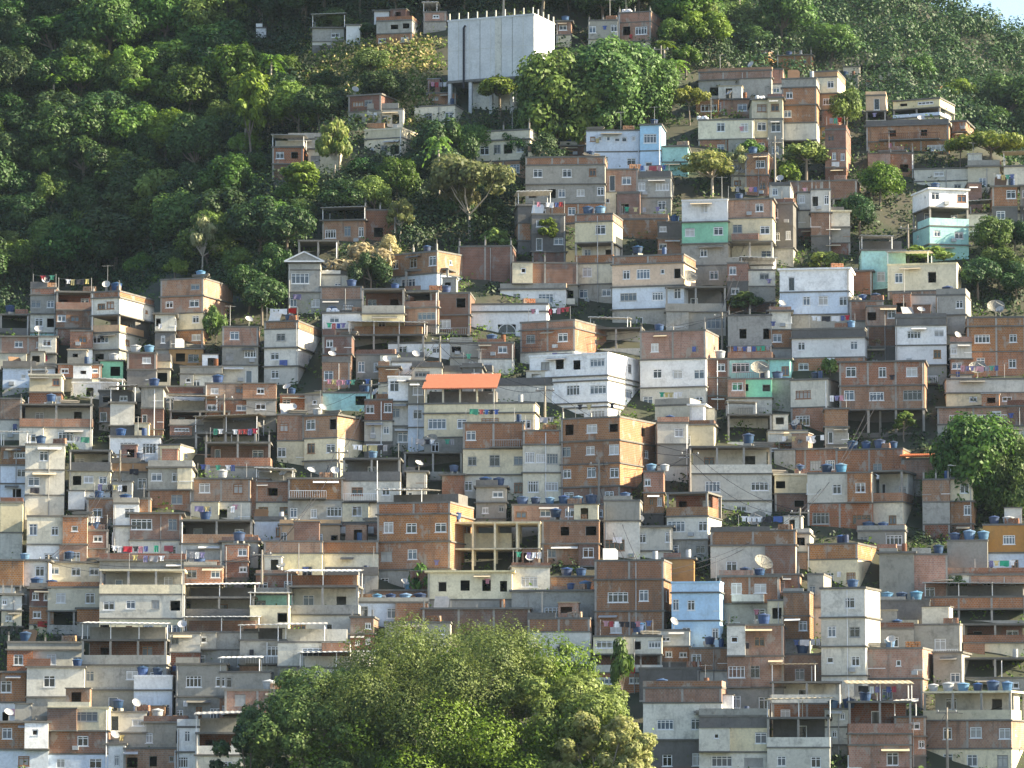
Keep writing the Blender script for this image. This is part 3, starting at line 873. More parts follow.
for hx in HOLES: cov[int(hx[1] / 4):int(hx[3] / 4), int(hx[0] / 4):int(hx[2] / 4)] = True
nf = 0; fr = random.Random(5)
for row in range(80, 780, 12):
    for colx in range(0, 1024, 14):
        if nf >= 58: break
        w_ = fr.randint(20, 34); h_ = fr.randint(38, 62)
        if row - h_ < interp(TOPLINE, colx + w_ / 2) - 6: continue
        sub = cov[max(0, (row - h_) // 4):max(1, row // 4), colx // 4:(colx + w_) // 4]
        if sub.size and (~sub).mean() > .26:
            m1, m2 = fr.choice('gblrkwcglb'), fr.choice('gblrkgrb')
            rec = f"{colx} {row - h_} {colx + w_} {row + 10} 0 | {m1}:{fr.choice(['w.w', '.w', 'd.w', 'w..'])} {m2}:{fr.choice(['w.', '.w.w', 'D.w', '..'])} {fr.choice('gkr')}:... | {fr.choice(['t', 'k', 's', '.', 'c', 'tt', 'r'])}|"
            house(rec, 600 + nf, True); nf += 1
            cov[max(0, (row - h_) // 4):row // 4 + 3, colx // 4:(colx + w_) // 4 + 1] = True
print('HOUSES', len(HOUSE), 'fillers', nf)
for I in HOUSE: roof_parts(I)

# ------------------------------------------------------------------ labels for houses
CW = dict(b='brick', r='dark brick', g='grey cement', k='blackened concrete', l='pale plaster', w='white', c='cream', y='yellow', p='peach', s='sky blue', i='light blue', m='mint', v='green', o='orange')
NUM = {1: 'one-storey', 2: 'two-storey', 3: 'three-storey', 4: 'four-storey', 5: 'five-storey', 0: 'low'}
marks = [I for I in HOUSE if I['name']]
for I in HOUSE:
    if I['name']: I['short'] = I['name']; continue
    best = min(marks, key=lambda L: (abs(L['cx'] - I['cx']) ** 1.0 + abs(L['cy'] - I['cy']) * 1.3))
    dx, dy = I['cx'] - best['cx'], I['cy'] - best['cy']
    if abs(dx) > abs(dy) * 1.6: dr = 'left of' if dx < 0 else 'right of'
    elif abs(dy) > abs(dx) * 1.6: dr = 'above' if dy < 0 else 'below'
    else: dr = ('up' if dy < 0 else 'down') + ('-left of' if dx < 0 else '-right of')
    I['key'] = (CW[I['mat']], dr, best['name']); I['dist'] = math.hypot(dx, dy)
from collections import defaultdict
gr = defaultdict(list)
for I in HOUSE:
    if not I['name']: gr[I['key']].append(I)
ORD = ['', 'second ', 'third ', 'fourth ', 'fifth ', 'sixth ', 'seventh ']
for k, L in gr.items():
    L.sort(key=lambda I: I['dist'])
    for n, I in enumerate(L):
        mw, dr, nm = k
        kind = 'terrace house' if I['ty'] == 'T' else ('house' if I['H'] > 4.2 else 'hut')
        I['short'] = f"{ORD[n] if n else ('nearest ' if len(L) > 1 else '')}{mw} {kind} {dr} the {nm}"
for I in HOUSE:
    lab = I['short']; pre = NUM.get(I['nst'], '')
    if not I['name'] and len(lab.split()) < 16: lab = pre + ' ' + lab if not lab.split()[0] in ('nearest', 'second', 'third', 'fourth', 'fifth', 'sixth') else lab
    ex = ''
    if 'tt' in I['roof']: ex = ', blue tanks on top'
    elif 't' in I['roof']: ex = ', water tank on top'
    elif 'c' in I['roof']: ex = ', laundry on top'
    elif 'r' in I['roof']: ex = ', canopy on top'
    if ex and len((lab + ex).split()) <= 16: lab += ex
    if len(lab.split()) < 4: lab += ' on the slope'
    if 'on top' not in lab and len(lab.split()) < 9 and I['name']: lab += ' on the crowded hillside'
    tag(I['root'], lab, 'house', 'houses stacked up the hillside')
# ------------------------------------------------------------------ things on the roofs
def tankmesh():
    out = []
    for mt in ('tank_blue', 'tank_faded', 'tank_grey'):
        mb = MB(); mb.lathe([(.0, 0), (.52, 0), (.60, .35), (.62, .36), (.66, .78), (.70, .80), (.70, .88), (.64, .89)], 18)
        b = mb.mesh('tank_body', mt)
        mb = MB(); mb.lathe([(.74, .86), (.75, .93), (.60, 1.0), (.20, 1.10), (.18, 1.14), (0, 1.15)], 18)
        l = mb.mesh('tank_lid', mt); out.append((b, l))
    return out
TANK = tankmesh()
def dishmesh(r, k, mt, ribs=0):
    mb = MB(); prof = [(0.001, 0)] + [(r * i / 5, .38 * r * (i / 5) ** 2) for i in range(1, 6)]
    mb.lathe(prof, k); n = [(a, z - .02) for a, z in prof]; mb.lathe(n, k); mb.lathe([(r * .98, .36 * r), (r * 1.02, .40 * r)], k)
    for i in range(ribs):
        t = 2 * math.pi * i / ribs
        mb.tube((0, 0, 0), (r * math.cos(t), r * math.sin(t), .40 * r), .02, k=4)
    b = mb.mesh('bowl', mt)
    mb = MB(); 
    for t in ((0, 2.1, 4.2) if ribs else (4.7,)): mb.tube((r * .9 * math.cos(t), r * .9 * math.sin(t), .33 * r), (0, 0, r * .95), .022, k=4)
    mb.lathe([(0, r * .9), (.06, r * .9), (.06, r * 1.05), (0, r * 1.05)], 6)
    a = mb.mesh('feed_arm', 'metal_grey')
    mb = MB(); mb.tube((0, 0, 0), (0, 0, .5 + r * .55), .035); mb.box(-.15, .15, -.15, .15, -.01, .03)
    return b, a, mb.mesh('mast', 'metal_grey')
DISH = dishmesh(.48, 16, 'dish_grey'); BIG = dishmesh(1.05, 20, 'mesh_dish', 10)
CLOTH = ['white', 'white', 'red', 'blue', 'pink', 'black', 'purple', 'yellow', 'green', 'grey', 'white', 'blue']
GAR = {}
def garment(color, kind):
    k = (color, kind)
    if k in GAR: return GAR[k]
    mb = MB(); gr_ = random.Random(hash(kind) % 7 + len(color)); 
    def sheet(f, nx=5, nz=5):
        base = len(mb.v)
        for yy in (0, .02):
            for j in range(nz + 1):
                for i in range(nx + 1):
                    u = i / nx * 2 - 1; t = j / nz; x, z = f(u, t)
                    mb.v.append((x, .05 * math.sin(u * 4 + t * 2) * t + yy, z))
            for j in range(nz):
                for i in range(nx):
                    a = base + j * (nx + 1) + i; mb.f.append((a, a + 1, a + nx + 2, a + nx + 1)); mb.m.append(0)
            base = len(mb.v)
    if kind == 'shirt':
        sheet(lambda u, t: (u * (.19 if t > .3 else .34 - .2 * t), -.55 * t))
    elif kind == 'trousers':
        sheet(lambda u, t: (u * .10 - .12, -.7 * t), 2); sheet(lambda u, t: (u * .10 + .12, -.7 * t), 2); sheet(lambda u, t: (u * .22, -.2 * t), 3, 2)
    elif kind == 'towel': sheet(lambda u, t: (u * .22, -.6 * t))
    else: sheet(lambda u, t: (u * .5, -(.62 + .06 * math.sin(u * 3)) * t), 8)
    GAR[k] = mb.mesh('cloth', 'cloth_' + color); return GAR[k]
ORDS = ['first', 'second', 'third', 'fourth', 'fifth', 'sixth', 'seventh', 'eighth', 'ninth', 'tenth']
cr = random.Random(77)
USED = set()
def uniq(lab, I):
    """keep each label distinct"""
    w = lab.split()
    if len(w) > 16: print('LONG', lab)
    USED.add(lab); return lab
def short(I, room):
    s = I['short'].split()
    return ' '.join(s)
def wpt(I, x, y, z): 
    c, s_ = math.cos(I['phi']), math.sin(I['phi'])
    return Vector((I['O'].x + x * c - y * s_, I['O'].y + x * s_ + y * c, I['O'].z + z))
COUNTS = dict(t=0, s=0, c=0, g=0)
for I in HOUSE:
    hr = I['hr']; W, D, H = I['W'], I['D'], I['H']; roof = I['roof']
    nt_ = roof.count('t'); H2 = H + .05
    if 'r' in roof or 'R' in roof: depth = D * .85
    else: depth = .85
    xs_ = []
    span = W - 1.6
    start = hr.uniform(-span / 2, span / 2 - (nt_ - 1) * 1.5) if nt_ and span > (nt_ - 1) * 1.5 else -span / 2
    for k in range(nt_):
        x = start + k * 1.55 + (hr.uniform(-.05, .05))
        q = 0 if hr.random() < .72 else (1 if hr.random() < .7 else 2)
        cname = ['dark blue', 'faded blue', 'grey'][q]
        b, l = TANK[q]; base = hr.choice([0, 0, .3]) if nt_ == 1 else 0
        e = empty('water_tank', wpt(I, x, depth + .1, H2 + base), hr.uniform(0, 6)); 
        sc = hr.uniform(.72, .98); e.scale = (sc, sc, sc * hr.uniform(.85, 1.1))
        link('tank_body', b, e); link('tank_lid', l, e)
        if base:
            mb = MB()
            for sx in (-.5, .3):
                mb.box(sx, sx + .2, -.5, .5, -base / sc - .02, -.001)
            mb.build('support_block', 'cement', e)
        pos = '' if nt_ == 1 else (ORDS[k] + ' ')
        lab = f"{pos}{cname} water tank on {I['short']}"
        if nt_ > 1 and k == 0: lab = f"first {cname} water tank on {I['short']}"
        tag(e, uniq(lab, I), 'water tank', 'water tanks on the flat roofs')
    for k in range(roof.count('s')):
        x = hr.uniform(-W / 2 + .6, W / 2 - .6)
        e = empty('satellite_dish', wpt(I, x, .35 + .2 * k, H2), 0)
        tilt = hr.uniform(35, 60); az = hr.uniform(-60, 40)
        m = link('mast', DISH[2], e); bo = link('bowl', DISH[0], e, (0, -.08, .76)); fa = link('feed_arm', DISH[1], e, (0, -.08, .76))
        for o in (bo, fa): o.rotation_euler = (R(tilt), 0, R(az))
        tag(e, uniq(f"{'other ' if k else ''}small grey satellite dish on {I['short']}", I), 'satellite dish', 'satellite dishes on the roofs')
    if 'S' in roof:
        e = empty('satellite_dish', wpt(I, hr.uniform(-W / 4, W / 4), 1.0, H2), 0)
        m = link('mast', BIG[2], e); bo = link('bowl', BIG[0], e, (0, -.15, 1.07)); fa = link('feed_arm', BIG[1], e, (0, -.15, 1.07))
        az = hr.uniform(-40, 30)
        for o in (bo, fa): o.rotation_euler = (R(48), 0, R(az))
        tag(e, uniq(f"large mesh satellite dish on {I['short']}", I), 'satellite dish', 'satellite dishes on the roofs')
    if 'c' in roof:
        L = min(W - .4, 5.5); x0 = hr.uniform(-W / 2 + .15, W / 2 - L - .1) if W - L > .3 else -L / 2
        e = empty('washing_line', wpt(I, x0, .22, H2), I['phi'])
        hh = 1.55
        mb = MB(); mb.tube((0, 0, 0), (0, 0, hh + .1), .03, k=5); mb.build('line_post', 'metal_grey', e)
        mb = MB(); mb.tube((L, 0, 0), (L, 0, hh + .1), .03, k=5); mb.build('line_post', 'metal_grey', e)
        mb = MB(); 
        for q in range(8):
            f = lambda t: (L * t, 0, hh - .14 * 4 * t * (1 - t)); mb.tube(f(q / 8), f((q + 1) / 8), .012, k=4)
        mb.build('rope', 'metal_grey', e)
        tag(e, uniq(f"washing line on {I['short']}", I), 'washing line', 'washing lines on the roofs')
        x = .35; n = 0
        red = 'red laundry' in I['name']
        while x < L - .4 and n < 10:
            col = hr.choice(CLOTH) if not red else hr.choice(['red', 'white', 'pink', 'red']); kd = hr.choice(['shirt', 'shirt', 'towel', 'trousers', 'sheet']); wd = {'shirt': .5, 'towel': .5, 'trousers': .5, 'sheet': 1.1}[kd]
            if x + wd > L - .1: break
            if hr.random() < .8:
                t = (x + wd / 2) / L; zz = hh - .14 * 4 * t * (1 - t)
                o = link(kd if kd != 'sheet' else 'bed_sheet', garment(col, kd), None, wpt(I, x0 + x + wd / 2, .20, H2 + zz)); o.rotation_euler = (0, 0, I['phi'])
                tag(o, uniq(f"{col} {kd} hanging {ORDS[n]} on {I['short']}", I), 'laundry', 'laundry drying on the roofs'); n += 1
            x += wd + .06
    if 'p' in roof:
        e = empty('antenna_mast', wpt(I, hr.uniform(-W / 2 + .4, W / 2 - .4), .5, H2), hr.uniform(-.5, .5)); q = hr.uniform(2.2, 3.4)
        MB().tube((0, 0, 0), (0, 0, q), .04, .03, 5).build('pole', 'metal_grey', e)
        mb = MB(); mb.tube((-.7, 0, q - .1), (.7, 0, q - .1), .018, k=4)
        for j in range(6): mb.tube((-.6 + .24 * j, -.3 + .03 * j, q - .1), (-.6 + .24 * j, .3 - .03 * j, q - .1), .012, k=4)
        mb.build('aerial', 'metal_grey', e)
        tag(e, uniq(f"thin television aerial on {I['short']}", I), 'antenna', 'aerials on the roofs')
    if 'g' in roof: I['green'] = True

def drum():
    mb = MB(); mb.lathe([(0, 0), (.28, 0), (.29, .28), (.31, .3), (.29, .32), (.29, .58), (.31, .6), (.29, .62), (.28, .88), (0, .88)], 12); return [mb.mesh('drum', m) for m in ('tank_blue', 'rust', 'tank_grey')]
def bricks_pile():
    mb = MB(); rg = random.Random(4)
    for l in range(3):
        for i in range(5):
            for j in range(2): x = (i - 2.5) * .31 + rg.uniform(-.03, .03); mb.box(x, x + .28, j * .22 - .2 + rg.uniform(-.02, .02), j * .22, l * .2, l * .2 + .19)
    return [mb.mesh('brick_pile', 'brick')]
def planks():
    mb = MB(); rg = random.Random(6)
    for l in range(7): y = rg.uniform(-.2, .2); q = rg.uniform(.8, 1.3); mb.box(-q, q, y - .1, y + .1, l * .07, l * .07 + .055)
    return [mb.mesh('plank_stack', 'pole_wood')]
def sheets():
    mb = MB()
    for k in range(3): mb.quad((-.7 + k * .1, -.1, 0), (.7 + k * .1, -.1, 0), (.7 + k * .1, .5, 1.25 - .1 * k), (-.7 + k * .1, .5, 1.25 - .1 * k)); mb.quad((-.7 + k * .1, -.06, 0), (.7 + k * .1, -.06, 0), (.7 + k * .1, .54, 1.25 - .1 * k), (-.7 + k * .1, .54, 1.25 - .1 * k))
    return [mb.mesh('roofing_sheet', m) for m in ('canopy_grey', 'canopy_white', 'door_wood')]
def sacks():
    mb = MB(); rg = random.Random(9)
    for k in range(7): mb.lathe([(0, 0), (.25, .03), (.3, .15), (.22, .28), (0, .3)], 8, (rg.uniform(-.6, .6), rg.uniform(-.25, .25), .22 * (k // 4)))
    return [mb.mesh('sand_sacks', m) for m in ('cloth_white', 'canopy_tan')]
CL = [('barrel', drum(), 'upright barrel'), ('brick_pile', bricks_pile(), 'pile of hollow bricks'), ('plank_stack', planks(), 'stack of old planks'), ('roofing_sheet', sheets(), 'leaning roofing sheets'), ('sand_sack', sacks(), 'heap of pale sacks')]
kr = random.Random(123)
for I in HOUSE:
    if set(I['roof']) & set('rRGo') or I['W'] < 3: continue
    for q in range(kr.choice([0, 1, 1, 2])):
        if kr.random() < .35: continue
        nm, ms, txt = CL[(q * 2 + kr.randint(0, 1) + (I['nwin'] % 2)) % 5]
        o = link(nm, kr.choice(ms), None, wpt(I, (-1 if q else 1) * kr.uniform(.15, .42) * I['W'], kr.uniform(.45, .8), I['H'] + .06)); o.rotation_euler = (0, 0, I['phi'] + kr.uniform(-.5, .5))
        tag(o, f"{txt} on {I['short']}", {'barrel': 'barrel', 'brick_pile': 'bricks', 'plank_stack': 'planks', 'roofing_sheet': 'roofing sheets', 'sand_sack': 'sacks'}[nm], 'odds and ends left on the roofs')
# laundry and tarps seen on particular facades
def hang(I, fx, z, color, kd, lab):
    o = link(kd, garment(color, 'towel' if kd == 'towel' else 'sheet' if 'sheet' in kd or 'tarp' in kd else 'shirt'), None, wpt(I, fx * I['W'] / 2, -.16, z)); o.rotation_euler = (0, 0, I['phi'])
    tag(o, lab, 'laundry', 'laundry hung from windows')
wr = random.Random(31); nh = 0
for I in HOUSE:
    if wr.random() < .28 and I['H'] > 4 and I['toks'][0][0] == 'S':
        col = wr.choice(['red', 'pink', 'white', 'blue', 'white', 'purple', 'yellow', 'black']); kd = wr.choice(['towel', 'shirt', 'bed_sheet'])
        hang(I, wr.uniform(-.7, .7), I['H'] * wr.choice([.42, .38, .8]), col, kd, f"{col} {kd.replace('_', ' ').replace('bed ', '')} on {I['short']}")
        nh += 1

# ------------------------------------------------------------------ white windowless reservoir block
def reservoir():
    s = FPX / 560.0
    C = hit(534, 92); y = C.y - 6.5; s = FPX / y
    B = pt(534, 97, y); th = math.asin(.36); al = math.atan((534 - 512) / FPX); phi = -al - th * .0 - R(22)
    W = 88 / s / math.cos(R(22)); D = 21 / s / math.sin(R(22)); H = (97 - 13) / s
    dv = Vector((math.cos(phi), math.sin(phi), 0)); O = Vector((B.x, y, B.z)) - dv * W / 2
    r = empty('reservoir_block', O, phi)
    z1 = H * .27
    mb = MB(); mb.box(-W / 2, W / 2, 0, D, z1, H); mb.build('wall', 'reservoir_wall', r)
    mb = MB(); mb.box(-W / 2 - .15, W / 2 + .15, -.15, D + .15, z1 - .35, z1 - .003); mb.build('floor_slab', 'slab_concrete', r)
    mb = MB(); mb.box(-W / 2 - .08, W / 2 + .08, -.08, D + .08, H + .002, H + .25); mb.build('roof_slab', 'reservoir_wall', r)
    for k in range(5):
        xx = -W / 2 + .25 + (W - .5) * k / 4; MB().box(xx - .22, xx + .22, .0, .44, -9, z1 - .36).build('column', 'reservoir_wall', r)
        MB().box(xx - .22, xx + .22, D - .5, D - .06, -9, z1 - .36).build('column', 'reservoir_wall', r)
    mb = MB(); mb.box(-W * .27, W / 2 - .6, 1.2, D - .6, -9, z1 - .37); mb.build('lower_wall', 'pale_plaster', r)
    for k in range(14):
        xx = -W / 2 + .2 + (W - .4) * k / 9
        if k < 10: MB().box(xx - .07, xx + .07, .05, .19, H + .25, H + 1.15).build('roof_post', 'pale_plaster', r)
        else: MB().box(W / 2 - .2, W / 2 - .06, D * (k - 9) / 4 - .1, D * (k - 9) / 4 + .04, H + .25, H + 1.15).build('roof_post', 'pale_plaster', r)
    mb = MB(); xx = -W * .31; mb.tube((xx, -.16, z1 - 1.2), (xx, -.16, H - 1.0), .15); mb.tube((xx, -.16, H - 1.0), (xx + .25, -.16, H - .7), .13); mb.build('drain_pipe', 'cloth_black', r)
    for k in range(1, 8):
        xx = -W / 2 + W * k / 8
        mb = MB(); mb.box(xx - .025, xx + .025, -.02, -.003, z1 + .02, H - .02); mb.build('panel_joint', 'slab_concrete' if k % 3 == 0 else 'pale_plaster', r)
    mb = MB(); mb.box(-W / 2 + .02, W / 2 - .02, -.018, -.004, z1 + (H - z1) * .5, z1 + (H - z1) * .5 + .05); mb.build('panel_joint', 'pale_plaster', r)
    mb = MB(); mb.box(W * .05, W * .05 + .9, -.05, -.002, z1, H); mb.build('ladder_strip', 'pale_plaster', r)
    tag(r, 'big white windowless concrete block on columns, high among the trees', 'water reservoir')
reservoir()

# ------------------------------------------------------------------ poles and wires
def pole(px, py, hpx, lab):
    b = hit(px, py); s = FPX / b.y; h = hpx / s
    e = empty('utility_pole', (b.x, b.y - .4, b.z - 1)); MB().tube((0, 0, 0), (0, 0, h + 1), .16, .11, 8).build('pole', 'pole_wood', e)
    mb = MB(); mb.box(-1.1, 1.1, -.07, .07, h + .4, h + .55); mb.build('crossarm', 'pole_wood', e)
    mb = MB()
    for k in (-.9, 0, .9): mb.lathe([(0, 0), (.07, 0), (.09, .1), (.05, .2), (0, .2)], 6, (k, 0, h + .56))
    mb.build('insulators', 'tank_grey', e)
    tag(e, lab, 'utility pole', 'utility poles between the houses'); return Vector((b.x, b.y - .4, b.z + h - .4))
PP = [pole(224, 448, 54, 'grey utility pole in front of the small yellow box house'), pole(371, 440, 60, 'grey utility pole on the dark gap beside the sunlit corner house'),
      pole(339, 508, 60, 'grey utility pole among the brick and grey houses at mid slope'), pole(775, 205, 70, 'tall pole rising beside the tall brick house on open stilts'),
      pole(661, 90, 45, 'slim pole among palms behind the big green trees'), pole(908, 262, 38, 'short utility pole beside the teal cottage'), pole(947, 768, 60, 'pole with sagging cables before the three-level house under blue tanks'),
      pole(599, 505, 45, 'thin pole in front of the big sunlit brick house')]
for q, (px, py, hp, nm) in enumerate([(120, 500, 50, 'small yellow box house'), (48, 610, 55, 'gabled brick house'), (262, 600, 50, 'pink laundry house'), (545, 430, 44, 'red laundry house'), (640, 620, 50, 'sky blue boxy house'), (722, 360, 48, 'green-middled house'), (690, 500, 50, 'brick loggia house'), (880, 430, 45, 'raised wide brick house'), (800, 560, 52, 'tall pale tower house'), (440, 380, 44, 'orange-roofed cream house')]):
    PP.append(pole(px, py, hp, f'slim utility pole rising beside the {nm}'))
def wire(a, b, sag, lab):
    mb = MB(); n = 12
    f = lambda t: a.lerp(b, t) - Vector((0, 0, sag * 4 * t * (1 - t)))
    for k in range(n): mb.tube(f(k / n), f((k + 1) / n), .03, k=4)
    tag(mb.build('power_cable', 'cloth_black'), lab, 'cable', 'cables sagging over the roofs')
wire(PP[0], PP[1], 2.5, 'thin dark cable running between the poles at mid slope on the shaded side')
wire(PP[1], PP[2], 1.5, 'thin dark cable dropping from the pole by the sunlit corner house')
wire(PP[6], pt(1030, 690, PP[6].y + 6), 1.0, 'black cable leaving the lowest pole towards the bottom corner of the hill')
wire(PP[6], pt(880, 770, PP[6].y - 4), 1.5, 'black cable falling from the lowest pole over the brick house')
wire(PP[3], pt(700, 195, PP[3].y), 1.0, 'thin cable leading from the tall pole over the white laundry terrace')

PNAME = {0: 'small yellow box house', 1: 'sunlit corner house', 2: 'mid-slope brick houses'}
links = [(8, 0), (8, 9), (9, 10), (2, 10), (11, 14), (7, 14), (12, 7), (13, 3), (14, 16), (15, 16), (13, 17), (1, 17), (17, 11), (12, 16), (0, 8), (5, 13)]
for n_, (i_, j_) in enumerate(links):
    if i_ >= len(PP) or j_ >= len(PP): continue
    for k_ in range(2):
        off = Vector((.5 - k_, 0, -.25 * k_)); wire(PP[i_] + off, PP[j_] + off, 1.2 + .7 * k_, 'thin black power cable sagging between two poles over the roofs')
for o_ in bpy.data.objects:
    if o_.name.startswith('power_cable'): o_['group'] = 'power cables over the roofs'
# ------------------------------------------------------------------ vegetation
def lobes(rg, Rx, Rz, n, open_=0.0, low=-.25):
    out = []
    for k in range(n):
        t = rg.uniform(0, 2 * math.pi); u = rg.uniform(low, 1); q = math.sqrt(max(0, 1 - u * u)); f = rg.uniform(.62, 1.0)
        r = rg.uniform(.24, .42) * Rx * (1 - open_ * .35)
        out.append((Rx * q * f * math.cos(t) * .8, Rx * q * f * math.sin(t) * .8, Rz * u * f * .8, r))
    return out
def leafmesh(name, rg, lob, nleaf, size, mat, flatz=.75, droop=.3):
    """nleaf little folded leaves spread over and inside each lobe"""
    np_r = np.random.RandomState(rg.randint(0, 1 << 30))
    tot = sum(l[3] ** 2 for l in lob); P = []; NRM = []
    for (x, y, z, r) in lob:
        n = max(10, int(nleaf * r * r / tot))
        d = np_r.normal(size=(n, 3)); d /= np.linalg.norm(d, axis=1)[:, None]
        bump = 1 + .22 * np.sin(d[:, 0] * 7 + x) * np.cos(d[:, 2] * 6 + y) + np_r.normal(size=n) * .10
        rad = r * np.clip(bump, .3, 1.5) * np_r.uniform(.72, 1.0, n) ** .6
        p = d * rad[:, None]; p[:, 2] *= flatz
        P.append(p + np.array([x, y, z])); NRM.append(d)
    P = np.concatenate(P); D_ = np.concatenate(NRM); n = len(P)
    nr = D_ * 1.0 + np.array([0, 0, .35]) + np_r.normal(size=(n, 3)) * .33; nr /= np.linalg.norm(nr, axis=1)[:, None]
    a = np.cross(nr, np_r.normal(size=(n, 3))); a /= np.linalg.norm(a, axis=1)[:, None]; b = np.cross(nr, a)
    sz = size * np_r.uniform(.6, 1.35, n)[:, None]
    v = np.stack([P - a * sz * .62, P - b * sz * .34, P + a * sz * .62 - nr * sz * .12, P + b * sz * .34], 1).reshape(-1, 3)
    me = bpy.data.meshes.new(name); me.vertices.add(4 * n); me.vertices.foreach_set('co', v.ravel().astype(np.float32))
    me.loops.add(4 * n); me.loops.foreach_set('vertex_index', np.arange(4 * n, dtype=np.int32)); me.polygons.add(n)
    me.polygons.foreach_set('loop_start', np.arange(0, 4 * n, 4, dtype=np.int32)); me.materials.append(M[mat]); me.update(calc_edges=True); me.validate()
    return me
def trunkmesh(rg, Hc, Rx, Rz, lob, r0, mat, nb=7, fork=None):
    """trunk from 0 up to the crown centre Hc with limbs out to lobes"""
    mb = MB(); p = Vector((0, 0, -1.0)); top = Vector((rg.uniform(-.3, .3), rg.uniform(-.3, .3), (Hc - Rz * .35) if fork is None else fork)); m1 = p.lerp(top, .5) + Vector((rg.uniform(-.3, .3), 0, 0))
    mb.tube(p, m1, r0, r0 * .8, 8); mb.tube(m1, top, r0 * .8, r0 * .62, 8)
    for l in rg.sample(lob, min(nb, len(lob))):
        e = Vector((l[0] * .9, l[1] * .9, Hc + l[2])); mid = top.lerp(e, .5) + Vector((rg.uniform(-.25, .25) * Rx * .3, rg.uniform(-.2, .2), -.08 * Rz))
        mb.tube(top - Vector((0, 0, .2)), mid, r0 * .45, r0 * .3, 6); mb.tube(mid, e, r0 * .3, r0 * .09, 5)
        for _ in range(2):
            e2 = e + Vector((rg.uniform(-1, 1) * l[3], rg.uniform(-1, 1) * l[3], rg.uniform(0, 1) * l[3])); mb.tube(mid.lerp(e, .6), e2, r0 * .14, r0 * .04, 4)
    return mb.mesh('trunk', mat)
class Kind: pass
def mkkind(seed, Rx, Rz, Hc, nl, nleaf, size, mat, bark='bark', r0=.22, open_=0, flatz=.75, nb=7, low=-.25, fork=None):
    rg = random.Random(seed); lob = lobes(rg, Rx, Rz, nl, open_, low)
    k = Kind(); k.crown = leafmesh('crown', rg, lob, nleaf, size, mat, flatz); k.trunk = trunkmesh(rg, Hc, Rx, Rz, lob, r0, bark, nb, fork); k.Hc = Hc; k.Rx = Rx; k.Rz = Rz; return k
def plant(k, loc, rz, sc, label, cat='tree', group=None, name='tree', sz=None):
    e = empty(name, loc, rz); e.scale = (sc, sc, sz or sc)
    c = link('crown', k.crown, e, (0, 0, k.Hc)); t = link('trunk', k.trunk, e)
    tag(e, label, cat, group); return e
def at(px, row, wpx, kind, lab, hpx=None, group=None, cat='tree', name='tree', dy=0):
    """tree whose foot stands on the slope at (px,row) and whose crown is wpx wide and hpx tall in all"""
    b = hit(px, row); b.y += dy; s = FPX / b.y; sc = wpx / s / (2 * kind.Rx * 1.0); tot = kind.Hc + kind.Rz
    z = (hpx / s / tot) if hpx else sc
    return plant(kind, (b.x, b.y, b.z), rnd.uniform(0, 6.28), sc, lab, cat, group, name, z)
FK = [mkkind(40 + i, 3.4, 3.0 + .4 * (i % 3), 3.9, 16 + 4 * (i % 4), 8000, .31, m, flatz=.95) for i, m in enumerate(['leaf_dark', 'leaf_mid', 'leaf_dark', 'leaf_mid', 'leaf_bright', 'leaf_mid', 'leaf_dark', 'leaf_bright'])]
UM = mkkind(60, 4.0, 2.3, 4.6, 26, 4200, .34, 'leaf_olive', 'bark_pale', .15, .6, .6, 7, -.2, 2.2)
BR = mkkind(61, 3.0, 1.8, 4.2, 13, 3200, .40, 'leaf_bright')
YL = mkkind(62, 4.2, 1.5, 4.0, 14, 3600, .42, 'leaf_yellow', 'bark', .22, .2, .5)
OL = mkkind(63, 3.8, 2.9, 3.8, 26, 4200, .38, 'leaf_olive', 'bark_pale', .24, .7, .5, 18)
PALE = mkkind(64, 3.0, 2.4, 3.6, 20, 2300, .34, 'leaf_pale', 'bark_pale', .15, .8, .5, 18)
DENSE = mkkind(65, 4.6, 4.0, 4.2, 60, 26000, .31, 'leaf_mid', nb=6, low=-.95)
DENSED = mkkind(66, 4.4, 4.2, 4.3, 60, 19000, .38, 'leaf_mid', nb=6, low=-.95)
BUSH = mkkind(67, 1.6, 1.3, 1.0, 10, 1300, .28, 'leaf_bright', r0=.08)
BUSHD = mkkind(68, 1.8, 1.5, 1.1, 10, 1300, .30, 'leaf_mid', r0=.08)
TALL = mkkind(69, 2.0, 3.6, 4.2, 20, 4200, .42, 'leaf_bright', r0=.16)
STRAW = mkkind(70, 2.4, 2.2, 1.8, 16, 2600, .30, 'straw', r0=.1)
def palmkind():
    mb = MB(); rg = random.Random(3)
    for k in range(20):
        t = k / 20 * 6.283 + rg.uniform(-.1, .1); el = rg.uniform(-.1, .9); L = rg.uniform(2.0, 2.7); prev = None
        for j in range(8):
            u = j / 7; r = L * u * math.cos(el * .6); z = L * (math.sin(el) * u - .75 * u * u); c = Vector((r * math.cos(t), r * math.sin(t), z))
            if prev is not None:
                for sg in (-1, 1):
                    sd_ = Vector((-math.sin(t), math.cos(t), 0)) * sg * (.55 * (1 - abs(u - .5))) + Vector((math.cos(t) * .2, math.sin(t) * .2, -.28))
                    mb.v += [tuple(prev), tuple(c), tuple(prev + sd_)]; n = len(mb.v); mb.f.append((n - 3, n - 2, n - 1)); mb.m.append(0)
            prev = c
    k = Kind(); k.crown = mb.mesh('crown', 'leaf_bright'); k.Hc = 6.0; k.Rx = 2.4; k.Rz = 1.2
    k.trunk = MB().tube((0, 0, -1), (.2, 0, 3), .2, .16, 8).tube((.2, 0, 3), (0, 0, 6.05), .16, .13, 8).mesh('trunk', 'bark_pale'); return k
PALM = palmkind()

